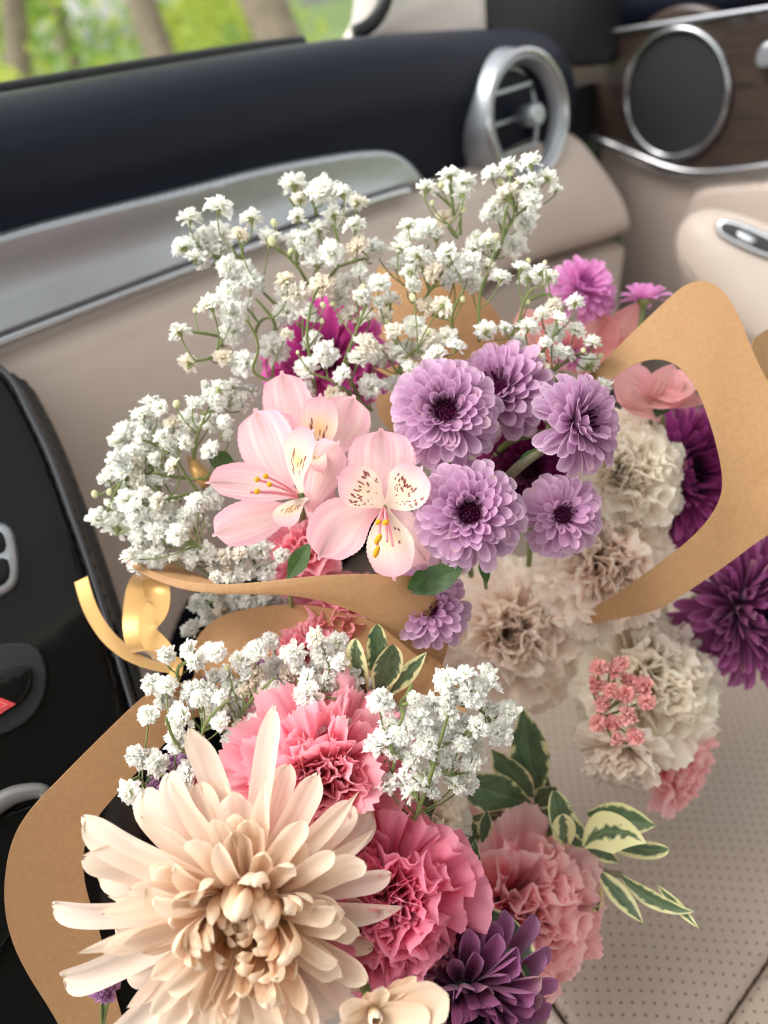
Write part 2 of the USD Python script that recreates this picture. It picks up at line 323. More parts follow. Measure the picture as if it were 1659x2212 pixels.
obj('pane', (q, np.array([[0, 1, 2], [0, 2, 3], [4, 6, 5], [4, 7, 6], [0, 4, 5], [0, 5, 1], [1, 5, 6], [1, 6, 2], [2, 6, 7], [2, 7, 3], [3, 7, 4], [3, 4, 0]])), glassM, ws, smooth=False)
obj('seal_strip', tube([R3[k]+np.array([0, .045, .001]) for k in range(0, 37)], .0042, 8), blackP, ws)

# passenger door
door = thing('door_trim', 'beige passenger door with dark wood panel and round speaker', 'car door', doorP.p)
obj('inner_panel', plate(doorP, [(1190, 200), (1236, 262), (1300, 330), (1400, 380), (1500, 395), (1900, 350), (1900, 1500), (1250, 1500), (1300, 800), (1330, 500), (1300, 420), (1230, 330)], .02, .006, -.010, .03), beigeL, door, smooth=50)
obj('side_cheek', plate(doorP, [(1508, 395), (1480, 440), (1458, 500), (1440, 620), (1500, 900), (1900, 900), (1900, 362), (1660, 384)], .02, .012, .002, .02), beigeL, door, smooth=50)
woodline = [(1222, 262), (1262, 284), (1320, 310), (1380, 334), (1440, 358), (1500, 370), (1560, 369), (1660, 357), (1900, 325)]
obj('wood_panel', plate(doorP, [(960, 130), (1240, 80), (1450, 48), (1660, 16), (1900, -20)]+woodline[::-1]+[(960, 250)], .02, .004, .0, .02, curve=1), wood, door, smooth=50)
obj('trim_line', tube([doorP.hit(*q)+np.array([-.003, 0, 0]) for q in woodline], .0036, 8, 50), chrome, door)
obj('upper_trim', tube([doorP.hit(*q)+np.array([-.003, 0, 0]) for q in [(1205, 86), (1450, 48), (1660, 16), (1900, -20)]], .0022, 8, 20), silver, door)
topP = Plane(doorP.p+np.array([-.012, 0, 0]), (-1, 0, .25), (0, -1, 0))
obj('upper_ledge', plate(topP, [(1068, -160), (1960, -160), (1960, -30), (1660, 8), (1450, 40), (1240, 72), (1150, 88), (1000, 110), (1068, 60)], .05, .018, .004, .02, curve=1), blackL, door, smooth=50)
SPK = doorP.hit(1460, 205); SR = .0585
spr = [(SR-.002+.0030*math.cos(a), .003+.0030*math.sin(a)) for a in np.linspace(0, 2*np.pi, 13)]
sn = np.array([-1., 0, 0]); sx = np.array([0, -1., 0])
obj('speaker_ring', place(revolve(spr, 72), SPK, sn, sx), chrome, door)
grM = dotted('speaker_mesh', S(24, 26, 34), S(2, 2, 3), .0030, .33, .75, Plane(SPK, sn, sx))
gp = [(r, .002+.003*(1-(r/SR)**2)) for r in np.linspace(.0004, SR-.004, 14)]
obj('speaker_grille', place(revolve(gp, 64), SPK, sn, sx), grM, door)
hal = [(SR+.001, -.004), (SR+.011, -.002), (SR+.016, -.004), (SR+.018, -.010)]
obj('speaker_surround', place(revolve(hal, 64), SPK, sn, sx), wood, door, smooth=50)
armP = Plane(P(1560, 600, .63), nrm(np.array([-.84, -.25, .46])), (0, -1, 0))
arm = obj('armrest', plate(armP, [(1434, 520), (1448, 470), (1480, 438), (1530, 428), (1600, 448), (1700, 490), (1950, 600), (1950, 1050), (1760, 900), (1660, 806), (1600, 752), (1510, 660), (1455, 590)], .09, .036, .0, .012), beigeL, door, smooth=60)
obj('armrest_seam', tube([armP.hit(*q)+armP.n*h for q, h in (((1470, 560), -.006), ((1520, 628), -.002), ((1590, 700), -.001), ((1660, 752), -.001), (( 1760, 830), -.001))], .0009, 6, 30), plain('seam_thread', S(150, 138, 130), .8), door)
obj('armrest_recess', plate(armP, [(1530, 490), (1556, 455), (1606, 462), (1700, 505), (1900, 590), (1900, 700), (1660, 580), (1560, 528)], .004, .002, -.001, .012), beigeL, door, smooth=50)
obj('switch_bezel', plate(armP, [(1543, 496), (1556, 470), (1600, 478), (1700, 522), (1700, 575), (1620, 548), (1555, 514)], .006, .0025, .003, .006), chrome, door, smooth=50)
obj('switch_well', plate(armP, [(1556, 492), (1562, 480), (1598, 488), (1690, 530), (1690, 560), (1622, 536), (1562, 506)], .004, .001, .0045, .006), blackP, door, smooth=50)
obj('switch_rocker', plate(armP, [(1588, 512), (1598, 498), (1625, 508), (1640, 522), (1628, 538), (1600, 526)], .006, .003, .008, .004), chrome, door, smooth=50)
obj('release_handle', plate(doorP, [(1640, 128), (1646, 104), (1660, 84), (1740, 60), (1740, 140), (1662, 148), (1646, 146)], .012, .005, .012, .006), chrome, door, smooth=50)
obj('release_recess', plate(doorP, [(1649, 126), (1654, 108), (1664, 94), (1730, 72), (1730, 132), (1664, 140), (1653, 140)], .004, .001, .0135, .006), silver, door, smooth=50)

# centre console
conP = Plane(P(100, 1000, .418), np.cross(P(100, 2100, .352)-P(100, 1000, .418), P(300, 1400, .404)-P(100, 1000, .418)), None)
if np.dot(conP.n, FW) > 0: conP = Plane(conP.p, -conP.n)
con = thing('center_console', 'glossy black center console stack with hazard button at left edge', 'console', conP.p)
edge = [(-400, 700), (-100, 742), (0, 776), (34, 806), (70, 868), (115, 960), (160, 1078), (205, 1205), (250, 1345), (290, 1480), (330, 1620), (360, 1800), (380, 2400)]
obj('face_panel', plate(conP, edge+[(-400, 2400)], .16, .012, 0, .014), gloss, con, smooth=50)
obj('edge_bead', tube([conP.hit(u-14, v+8)+conP.n*.0008 for u, v in edge[2:-1]], .0016, 8, 60), plain('dark_bead', S(70, 70, 74), .25, .6), con)
obj('edge_frame', plate(Plane(conP.p-conP.n*.022, conP.n), [(u+22, v-2) for u, v in edge]+[(-400, 2400)], .10, .010, 0, .016), blackP, con, smooth=50)
bz = obj('button_bezel', plate(conP, [(-80, 1140), (-20, 1128), (10, 1130), (30, 1146), (40, 1190), (44, 1240), (36, 1272), (4, 1292), (-80, 1320)], .008, .004, .006, .006), silver, con, smooth=50)
obj('button', plate(conP, [(-80, 1150), (-20, 1146), (4, 1150), (16, 1166), (20, 1196), (-2, 1206), (-80, 1216)], .005, .002, .0075, .005), gloss, con, smooth=50)
obj('button', plate(conP, [(-80, 1222), (0, 1212), (22, 1208), (28, 1240), (22, 1262), (0, 1276), (-80, 1300)], .005, .002, .0075, .005), gloss, con, smooth=50)
obj('switch_panel', plate(conP, [(-140, 1420), (-40, 1400), (30, 1385), (80, 1392), (100, 1430), (104, 1480), (88, 1530), (50, 1570), (-40, 1605), (-140, 1640)], .004, .0015, .002, .008), blackP, con, smooth=50)
obj('hazard_button', plate(conP, [(-140, 1490), (-20, 1460), (60, 1436), (74, 1450), (70, 1490), (50, 1520), (0, 1548), (-140, 1590)], .004, .002, .005, .006), gloss, con, smooth=50)
tri = [(-26, 1496), (38, 1522), (-22, 1560)]
tp = np.array([conP.hit(*q) for q in tri]); 
def prism(p3, h0, h1):
    k = len(p3); a, b = p3+conP.n*h0, p3+conP.n*h1
    fs = [(k+0, k+i, k+i+1) for i in range(1, k-1)]+[(0, i+1, i) for i in range(1, k-1)]
    for i in range(k): j = (i+1) % k; fs += [(i, j, k+j), (i, k+j, k+i)]
    return np.vstack([a, b]), np.array(fs)
obj('hazard_triangle', prism(tp, .004, .0056), red, con, smooth=False)
cen = tp.mean(0); it = cen+(tp-cen)*.55
obj('hazard_outline', tube(np.vstack([it, it[:1]])+conP.n*.0057, .00025, 6), redl, con)
obj('cubby_rim', tube([conP.hit(*q)+conP.n*.006 for q in [(-120, 1800), (-20, 1748), (30, 1718), (70, 1708), (98, 1710), (108, 1728)]], [.004, .005, .005, .004, .003], 10, 30), plain('cubby_grey', S(120, 118, 118), .3, .4), con)
obj('cubby_lid', plate(conP, [(-200, 1830), (0, 1752), (90, 1722), (120, 1735), (130, 1800), (60, 2000), (-200, 2300)], .006, .003, .004, .012), gloss, con, smooth=50)

# passenger seat
seatP = Plane(P(1500, 2000, .46), nrm(np.array([0.03, -.10, 1.0])), nrm(RT-np.array([0, 0, RT[2]])))
def seat_pt(u, v): return seatP.hit(u, v)
seatM = dotted('perforated_leather', S(166, 150, 138), S(62, 50, 44), .0060, .11, .5, Plane(seatP.p, seatP.n, seatP.hit(1500, 2050)-seatP.hit(1400, 2046)))
seat = thing('passenger_seat', 'pale beige passenger seat cushion of perforated leather', 'car seat', seatP.p)
insert = [(600, 1300), (1000, 1050), (1500, 1100), (1900, 1250), (1900, 1702), (1661, 2071), (1614, 2141), (1562, 2217), (1400, 2500), (1240, 2225), (1176, 2130), (900, 2000), (500, 1900)]
obj('cushion_insert', plate(seatP, insert, .06, .006, .0, .012, bulge=lambda p, d: .010*np.minimum(d/.09, 1)**.8+.006*(meshkit.fbm(np.stack([p[:, 0]*14, p[:, 1]*22, p[:, 0]*0], -1), 3)-.5)*np.minimum(d/.03, 1)), seatM, seat, smooth=50)
obj('cushion_bolster', plate(seatP, [(1666, 2072), (1904, 1708), (2300, 1712), (2300, 2700), (1400, 2700), (1404, 2508), (1565, 2219), (1617, 2143)], .06, .006, .001, .02, curve=1), seatM, seat, smooth=50)
obj('front_bolster', plate(seatP, [(1170, 2134), (1236, 2230), (1394, 2508), (1390, 2700), (800, 2700), (300, 2100), (490, 1906), (890, 2006)], .06, .006, .001, .02, curve=1), beigeL, seat, smooth=50)
sb = seatP.p-seatP.n*.03
bb = trimesh.creation.box([.62, .62, .12]); 
obj('cushion_base', (place((np.asarray(bb.vertices), np.asarray(bb.faces)), sb-seatP.n*.10, seatP.n, seatP.x)), beigeL, seat, smooth=False)
fl = np.array([[-1.2, -2.6, .25], [1.0, -2.6, .25], [1.0, YD+.3, .25], [-1.2, YD+.3, .25]])
obj('car_floor', skirt(fl, np.array([[0, 1, 2], [0, 2, 3]]), np.tile([0, 0, -.02], (4, 1))), plain('floor_carpet', S(40, 36, 34), .95), smooth=False, kind='structure')
# unseen cabin shell outside the picture, placed to dim the interior: driver's side and back
sh = [trimesh.creation.box(bounds=[[-1.06, -2.6, .25], [-1.0, 1.0, .86]]), trimesh.creation.box(bounds=[[-1.06, -2.6, .25], [1.0, -2.55, 1.10]]), trimesh.creation.box(bounds=[[-1.06, -.25, .98], [-1.0, -.12, 1.52]]),
      trimesh.creation.box(bounds=[[doorP.p[0]+.03, -2.6, .25], [doorP.p[0]+.06, -.3, 1.0]]), trimesh.creation.box(bounds=[[doorP.p[0]+.03, -.30, 1.0], [doorP.p[0]+.08, -.17, 1.52]])]
shm = trimesh.util.concatenate(sh); obj('car_body', shm, headl, smooth=False, kind='structure')
# the roof above, outside the picture: it keeps the sky off the dashboard
rf = np.array([[-1.0, -2.4, 1.52], [doorP.p[0]-.05, -2.4, 1.52], [doorP.p[0]-.05, -.12, 1.50], [-1.0, -.12, 1.50]])
rv, rff = skirt(rf, np.array([[0, 2, 1], [0, 3, 2]]), np.tile([0, 0, .04], (4, 1)))
o = obj('car_roof', (rv, rff), headl, smooth=False, kind='structure')
# ------------------------------------------------------------------ trees outside
barkM = plain('bark', S(128, 114, 98), .9, var=.35, vscale=9, bump=(14, .8, .05))
def leafy(name, cols):
    return M(name, {'o': ('geometry', {}), 'r': ('rgb_ramp', {'ramp': [(i/(len(cols)-1), tuple(c)) for i, c in enumerate(cols)]}),
        'p': ('principled_bsdf', {'roughness': .5}), 't': ('translucent_bsdf', {}), 'm': ('mix_closure', {'fac': .6})},
        [('o.random_per_island', 'r.fac'), ('r.color', 'p.base_color'), ('r.color', 't.color'), ('p.BSDF', 'm.closure1'), ('t.BSDF', 'm.closure2')], 'm.closure')
lf1 = leafy('sunny_leaves', [S(200, 210, 100), S(232, 234, 142), S(246, 245, 196), S(216, 226, 130)])
lf2 = leafy('mid_leaves', [S(150, 184, 90), S(196, 216, 120), S(226, 234, 170), S(176, 204, 108)])
def leaf_cloud(centres, radii, per, size, seed):
    r = np.random.default_rng(seed); V = []
    for c, a in zip(centres, radii):
        p = r.normal(size=(per, 3)); p = p/np.linalg.norm(p, axis=1, keepdims=True)*(r.random((per, 1))**.45)*a+c
        n = r.normal(size=(per, 3)); x = np.cross(n, r.normal(size=(per, 3))); x /= np.linalg.norm(x, axis=1, keepdims=True); y = np.cross(n, x); y /= np.linalg.norm(y, axis=1, keepdims=True)
        s = size*(.6+.8*r.random((per, 1)))
        V.append(np.stack([p-x*s, p-y*s*.5, p+x*s, p+y*s*.5], 1))
    v = np.concatenate(V).reshape(-1, 3); k = np.arange(len(v)//4)[:, None]*4
    return v, np.vstack([k+[0, 1, 2], k+[0, 2, 3]])
trees = [(40, 170, 20, -60, 9.0, .16, 'slim leaning tree trunk at the far left of the windshield'),
         (160, 150, 95, -60, 12.0, .15, 'thin pale tree trunk second from the left behind the windshield'),
         (350, 130, 285, -60, 8.0, .17, 'sturdy tree trunk in the middle of the windshield view'),
         (606, 90, 545, -60, 6.0, .19, 'thick brown tree trunk nearest the windshield pillar')]
for i, (u0, v0, u1, v1, d, rad, lab) in enumerate(trees):
    a, b = P(u0, v0, d), P(u1, v1, d); dr = (b-a)/(b[2]-a[2]); base = a-dr*a[2]; top = a+dr*(6.5-a[2])
    t = thing('tree', lab, 'tree', base, 'trees beyond the windshield')
    k = np.linspace(0, 1, 14)[:, None]; pts = base+(top-base)*k; pts[:, :2] += .03*np.sin(np.linspace(0, 9, 14)+i)[:, None]
    obj('trunk', tube(pts, np.interp(k[:, 0], [0, .06, 1], [rad*1.6, rad, rad*.5]), 12), barkM, t)
    for b_ in range(5):
        s = pts[7+b_]; e = s+np.array([R_.uniform(-1, 1), R_.uniform(-1, 1), R_.uniform(.4, 1.2)])*1.3
        obj('limb', tube([s, (s+e)/2+np.array([0, 0, .15]), e], [rad*.4, rad*.25, rad*.08], 6, 6), barkM, t)
    cs = [top+np.array([R_.uniform(-1.6, 1.6), R_.uniform(-1.6, 1.6), R_.uniform(-2.2, 1.0)]) for _ in range(16)]
    obj('crown', leaf_cloud(cs, [R_.uniform(.5, 1.1) for _ in cs], 420, .09, 50+i), lf1 if i % 2 else lf2, t, smooth=False)
# sunlit undergrowth between and behind the trunks
cs, rs = [], []
for _ in range(100):
    d = R_.uniform(9, 24); u = R_.uniform(-500, 1500); p = P(u, 120, d)
    cs.append(np.array([p[0], p[1], R_.uniform(.1, 3.2)*(d/12)**.6])); rs.append(R_.uniform(.5, 1.4))
for nm, m_, k0 in (('undergrowth', lf1, 0), ('woodland_shrubs', lf2, 1)):
    obj(nm, leaf_cloud(cs[k0::2], rs[k0::2], 260, .10, 90+k0), m_, smooth=False, kind='stuff')

# ------------------------------------------------------------------ petals
def petal(nl, nw, L, W, e0=0., curl=0., hook=0., cup=0., prof='oval', base=.25, ruf=0., rk=3., seed=0, notch=0., side=0., ridge=0.):
    """A petal from the origin along +x, face up. Returns (v, t, s)."""
    t = 1-(1-np.linspace(0, 1, nl)[:, None])**1.45; s = np.linspace(-1, 1, nw)[None, :]
    fine = np.linspace(0, 1, 41); ph = e0+curl*fine+hook*np.clip((fine-.6)/.4, 0, 1)**1.5
    cx = np.r_[0, np.cumsum(np.cos(ph[:-1]+np.diff(ph)/2))]/40; cz = np.r_[0, np.cumsum(np.sin(ph[:-1]+np.diff(ph)/2))]/40
    X, Z, A = np.interp(t[:, 0], fine, cx)[:, None]*L, np.interp(t[:, 0], fine, cz)[:, None]*L, np.interp(t[:, 0], fine, ph)[:, None]
    if prof == 'oval': w = base+(1-base)*np.sin(np.pi*np.clip(t, 0, 1)**.8*.62/.62*.5)**1.2; w = w*np.sqrt(np.clip(1-np.clip((t-.72)/.28, 0, 1)**2.6, 0.012, 1))
    elif prof == 'long': w = (base+(1-base)*np.clip(t/.45, 0, 1)**.8)*np.sqrt(np.clip(1-np.clip((t-.80)/.2, 0, 1)**2.3, 0.02, 1))
    elif prof == 'tip': w = (base+(1-base)*np.clip(t/.45, 0, 1)**.8)*np.clip(1-np.clip((t-.62)/.38, 0, 1)**1.7, .02, 1)
    elif prof == 'point': w = (base+(1-base)*np.sin(np.pi*np.clip(t/.55, 0, 1)*.5))*np.clip(1-np.clip((t-.5)/.5, 0, 1)**1.8, .02, 1)
    elif prof == 'obov': w = (base+(1-base)*np.clip(t/.62, 0, 1)**1.25)*np.sqrt(np.clip(1-np.clip((t-.62)/.38, 0, 1)**2.4, .015, 1))
    else: w = base+(1-base)*t
    w = w*W/2
    r = np.random.default_rng(seed)
    y = s*w; off = cup*w*(s**2)*np.ones_like(t)
    if ridge: off = off+ridge*w*np.cos(s*np.pi*2.5)*np.clip(t*3, 0, 1)*(1-.5*t)
    if ruf: off = off+ruf*t**1.5*np.sin(rk*s*np.pi+r.uniform(0, 6)+2*t)+ruf*.5*t**2*np.sin(rk*2.3*s*np.pi+r.uniform(0, 6))
    if side: y = y+side*L*t**2
    pull = 0
    if notch: pull = -notch*L*t**3*(.5+.5*np.cos(s*np.pi*r.choice([2, 3])))-notch*L*.5*t**4*np.abs(np.sin(s*7+r.uniform(0, 6)))
    v = np.stack([X-np.sin(A)*off+np.cos(A)*pull, y*np.ones_like(X), Z+np.cos(A)*off+np.sin(A)*pull], -1).reshape(-1, 3)
    return v, np.broadcast_to(t, (nl, nw)).ravel(), np.broadcast_to(s, (nl, nw)).ravel()
def fan(nt, na, L, half, e0, curl, ruf, rk, ser, seed, fold=0.):
    """A fringed, crimped carnation petal from the origin along +x."""
    r = np.random.default_rng(seed); t = np.linspace(.0, 1, nt)[:, None]; a = np.linspace(-1, 1, na)[None, :]
    claw = np.clip(t/.30, 0, 1); ang = a*half*(.12+.88*claw**1.5)
    teeth = ser*(np.abs(((a*8.5+r.uniform(0, 1)) % 1)-.5)*2)+ser*.9*np.sin(a*5+r.uniform(0, 6))+ser*.6*np.sin(a*11+r.uniform(0, 6))
    rad = t*(1-.14*a**2+teeth*t**4)
    fw, y = rad*np.cos(ang), rad*np.sin(ang)*1.0
    off = ruf*t**1.4*(np.sin(a*np.pi*rk+r.uniform(0, 6)+1.5*t)+.55*np.sin(a*np.pi*rk*1.9+r.uniform(0, 6)-2*t)+.25*np.sin(a*np.pi*rk*3.7+r.uniform(0, 6)))+fold*t*np.abs(a)**1.5
    y = y+ruf*.35*t**2*np.cos(a*np.pi*rk*1.3+r.uniform(0, 6))
    A = e0+curl*fw; x = np.where(abs(curl) > 1e-3, (np.sin(A)-math.sin(e0))/(curl+1e-9), fw*math.cos(e0)); z = np.where(abs(curl) > 1e-3, -(np.cos(A)-math.cos(e0))/(curl+1e-9), fw*math.sin(e0))
    v = np.stack([x-np.sin(A)*off, y, z+np.cos(A)*off], -1).reshape(-1, 3)*L
    return v, np.broadcast_to(t, (nt, na)).ravel(), np.broadcast_to(a, (nt, na)).ravel()
def rz(v, a): c, s = math.cos(a), math.sin(a); return v @ np.array([[c, s, 0], [-s, c, 0], [0, 0, 1]])
def mixc(a, b, k): k = np.clip(np.asarray(k, float), 0, 1)[:, None]; return np.asarray(a)*(1-k)+np.asarray(b)*k
class Head:
    """A flower head at o, facing z; puts petals in its own frame into the scene as parts."""
    def __init__(s, name, label, cat, u, v, d, face, group=None, spin=None):
        s.o = P(u, v, d); s.z = cdir(*face); s.x = nrm(UP-s.z*np.dot(UP, s.z)); s.y = np.cross(s.z, s.x); s.B = np.stack([s.x, s.y, s.z])
        s.t = thing(name, label, cat, s.o, group); s.px = d/1659
    def add(s, name, v, f, mat, col=None, smooth=True, parent=None):
        return obj(name, (s.o+v @ s.B, f), mat, parent or s.t, smooth, col)
    def stem(s, rad, L, bend=(0, 0, 0), mat=None, start=-.004):
        e = s.o-s.z*L*.5+np.array(bend)*.5; q = s.o-s.z*L*.75+np.array([0, 0, -.35*L])+np.array(bend)
        obj('stem', tube([s.o+s.z*start, s.o-s.z*L*.25, e, q], rad, 7, 10), mat or stemM, s.t)
GA = math.pi*(3-math.sqrt(5))

def mum(name, label, u, v, d, face, rpx, c_in, c_out, c_edge, c_disc, n=112, seed=1, mat=petalM, Wf=.30, flat=0., disc=.20, group=None, droop=.25, prof='oval', cup=.42, nl=9, nw=7, Lmax=1.0, category='chrysanthemum', rnd=.12, incurve=0., stem=True):
    H = Head(name, label, category, u, v, d, face, group); Rr = rpx*H.px; r = np.random.default_rng(seed)
    F = grid_faces(nl, nw)
    nd = int(n*disc)
    ds = []; dc = []
    for i in range(nd*2):       # tight eye of small quills
        f = (i+.5)/(nd*2); a = i*GA; q, t, s_ = petal(5, 3, Rr*(.17+.13*f), Rr*.05, math.radians(100-25*f), -.4*f, 1.2, .6, 'long', .6)
        q = rz(q+[Rr*.25*math.sqrt(f), 0, 0], a+r.normal(0, .1)); ds.append((q, grid_faces(5, 3))); dc.append(mixc(c_disc, np.asarray(c_disc)*2.0, t**3*.8))
    m_ = revolve([(.0005, Rr*.05), (Rr*.13, Rr*.03), (Rr*.24, -Rr*.03), (Rr*.30, -Rr*.12)], 16); ds.append(m_); dc.append(np.tile(np.asarray(c_disc), (len(m_[0]), 1)))
    dv, df = cat(ds); H.add('disc', dv, df, mat, np.vstack(dc))
    for i in range(n):
        f = (i+.5)/n; a = i*GA+r.normal(0, .09)
        L = Rr*Lmax*(.34+.66*f**.62)*(1+r.normal(0, .05)); L *= (1-.17*f)
        e = math.radians(74-84*f**.85+flat)+r.normal(0, .09); w = Rr*Wf*(.55+.5*f)*(1+r.normal(0, .08))
        q, t, s_ = petal(nl, nw, L, w, e, -droop*(.3+f)+incurve*(1-f), -.25*f+r.normal(0, .15), cup*(1+r.normal(0, .35)), prof, .38, 0, 0, seed*999+i, side=r.normal(0, .05))
        q = rz(q+[Rr*(.20+.06*f), 0, -Rr*.16*f], a)
        odd = r.random() < .06
        if odd: q = rz(q, r.normal(0, .06)); q[:, 2] += Rr*r.normal(.02, .05)*t
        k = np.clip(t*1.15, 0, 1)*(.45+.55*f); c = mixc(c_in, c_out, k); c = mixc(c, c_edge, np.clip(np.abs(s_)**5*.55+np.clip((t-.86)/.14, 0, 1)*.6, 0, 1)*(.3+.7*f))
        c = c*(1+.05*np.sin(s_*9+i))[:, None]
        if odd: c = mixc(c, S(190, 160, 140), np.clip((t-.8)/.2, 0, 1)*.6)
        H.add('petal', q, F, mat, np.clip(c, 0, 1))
    # green bracts under the petals
    if stem:
        cp = revolve([(.0005, -Rr*.42), (Rr*.16, -Rr*.40), (Rr*.30, -Rr*.22), (Rr*.20, -Rr*.08)], 14); H.add('bract_cup', cp[0], cp[1], calM)
        H.stem(max(.0016, Rr*.06), .09, start=-Rr*.4)
    return H

def carnation(name, label, u, v, d, face, rpx, c_in, c_out, n=58, seed=1, group=None, ser=.05, ruf=.078, squash=1., mat=frillM, edge=None, deep=None):
    H = Head(name, label, 'carnation', u, v, d, face, group); Rr = rpx*H.px; r = np.random.default_rng(seed)
    nt, na = 10, 41; F = grid_faces(nt, na)
    for i in range(n):
        f = ((i+.5)/n)**1.25; a = i*GA+r.normal(0, .3)
        L = Rr*(.84+.24*f)*(1+r.normal(0, .06)); e = math.radians(92-84*f**1.05)+r.normal(0, .18)
        q, t, s_ = fan(nt, na, L, math.radians(30+16*f)*(1+r.normal(0, .1)), e, -.35*f-.15+r.normal(0, .15), ruf*(1.5-.6*f), r.uniform(1.4, 2.6)+.6*(1-f), ser, seed*777+i, fold=r.uniform(-.1, .25)*(1-f))
        q = rz(q+[Rr*.16*math.sqrt(f), 0, 0], a); q[:, 2] = q[:, 2]*squash-Rr*.50
        c = mixc(c_in, c_out, t**.9*(.75+.25*f)+r.normal(0, .04)); 
        if edge is not None: c = mixc(c, edge, np.clip((t-.82)/.18, 0, 1)*.7)
        c = c*(1+.04*np.sin(s_*26+i))[:, None]
        H.add('petal', q, F, mat, np.clip(c, 0, 1))
    cp = revolve([(.0005, -Rr*1.10), (Rr*.16, -Rr*1.06), (Rr*.22, -Rr*.8), (Rr*.26, -Rr*.46)], 12); H.add('calyx', cp[0], cp[1], calM)
    H.stem(.0022, .10, start=-Rr*1.05)
    return H

# ------------------------------------------------------------------ the large cream chrysanthemum
def cream_mum():
    H = Head('cream_chrysanthemum', 'large cream spider chrysanthemum with long loose petals at bottom left', 'chrysanthemum', 528, 1985, .285, (.06, -.05, 1))
    px = H.px; r = np.random.default_rng(5)
    pale, warm, gold_, pink = S(245, 228, 212), S(240, 208, 178), S(236, 198, 150), S(245, 226, 218)
    def add(L, W, a, e, curl, hook, cup, prof, r0, z0, c0, c1, nl=14, nw=9, ridge=.05, base=.5, side=0.):
        q, t, s_ = petal(nl, nw, L*px, W*px, e, curl, hook, cup, prof, base, .02*W*px if L > 180 else 0, 1.1, int(abs(a)*1000) % 9999, notch=.035 if L > 180 else 0, ridge=ridge, side=side)
        q = rz(q+[r0*px, 0, z0*px], a); c = mixc(c0, c1, t); c = mixc(c, S(250, 236, 212), np.clip((t-.8)/.2, 0, 1)*.5)
        c = c*(1-.13*np.clip(1.6*meshkit.noise(np.stack([s_*7, t*1.2, np.full_like(t, a*7)], -1))-.6, 0, 1))[:, None]
        H.add('petal', q, grid_faces(nl, nw), waxM, np.clip(c, 0, 1))
    # angle 0 is up in the picture, positive turns to the left
    outer = [(-6, 452, 66), (12, 432, 84), (24, 300, 110), (-28, 330, 84), (-44, 330, 96), (-60, 350, 92), (44, 330, 110), (58, 400, 100), (66, 370, 104), (-76, 330, 72), (-90, 262, 80), (-100, 250, 70),
             (78, 330, 84), (88, 420, 76), (102, 300, 74), (110, 440, 92), (124, 330, 90), (136, 380, 96), (150, 360, 100), (164, 380, 96), (178, 360, 92), (192, 350, 96), (206, 360, 92), (220, 330, 90), (234, 330, 84), (246, 300, 70), (-114, 270, 64), (-126, 330, 70), (36, 350, 90), (-14, 330, 84), (4, 320, 96)]
    for k, (a, L, W) in enumerate(outer):
        add((L-40)*(1.08 if 40 < a < 140 else 1.02), W*.76, math.radians(a), math.radians(r.uniform(4, 18)), -.25+r.normal(0, .15), r.normal(-.1, .5), r.uniform(.2, .6), 'long', 40, -70+r.uniform(-14, 8), mixc(warm, pink, [.5])[0], mixc(pale, pink, [r.random()])[0], 16, 11, .06, .42, r.normal(0, .05))
    for k in range(15):
        a = k*GA+.4; add(r.uniform(260, 340), r.uniform(42, 60), a, math.radians(r.uniform(8, 24)), r.uniform(-.4, 0), r.uniform(-.4, .5), r.uniform(.3, .7), 'tip', 42, -62, mixc(warm, pink, [.4])[0], pale, 16, 9, .05, .42, r.normal(0, .06))
    for k in range(36):
        a = k*GA+r.normal(0, .2); add(r.uniform(195, 285), r.uniform(44, 68), a, math.radians(r.uniform(20, 36)), r.uniform(-.4, -.05), r.uniform(.3, 1.2), r.uniform(.35, .7), 'long', 46, -48, warm, pale, 16, 9, .05, .5, r.normal(0, .05))
    for k in range(44):
        a = k*GA+1+r.normal(0, .2); add(r.uniform(140, 215), r.uniform(36, 54), a, math.radians(r.uniform(36, 64)), r.uniform(-.4, .3), r.choice([1.7, 2.2, 1.2, -1.0]), r.uniform(.6, 1.0), 'long', 58, -34, mixc(warm, gold_, [.3])[0], mixc(pale, warm, [r.uniform(.1, .5)])[0], 16, 7, 0, .55, r.normal(0, .06))
    for k in range(44):
        f = k/44; a = k*GA+2+r.normal(0, .25); add((100+60*f)*r.uniform(.85, 1.15), (30+11*f)*r.uniform(.85, 1.15), a, math.radians(90-26*f+r.normal(0, 7)), r.uniform(.1, .6), r.uniform(.8, 2.2), .95, 'long', 30+58*math.sqrt(f), -30, mixc(gold_, warm, [.2])[0], mixc(warm, pale, [.35*f])[0], 12, 7, 0, .6)
    for k in range(30):
        f = (k+.5)/30; a = k*GA+r.normal(0, .25); add((46+40*f)*r.uniform(.85, 1.15), (20+8*f)*r.uniform(.85, 1.15), a, math.radians(110-10*f+r.normal(0, 8)), r.uniform(.3, .8), r.uniform(.8, 1.6), .9, 'long', 8+44*math.sqrt(f), -20-16*(1-f), gold_, mixc(gold_, warm, [.5+.4*f])[0], 9, 5, 0, .6)
    cp = revolve([(.0005, -150*px), (50*px, -140*px), (80*px, -110*px), (50*px, -70*px)], 14); H.add('bract_cup', cp[0], cp[1], calM)
    H.stem(.0035, .13, start=-.022)
cream_mum()

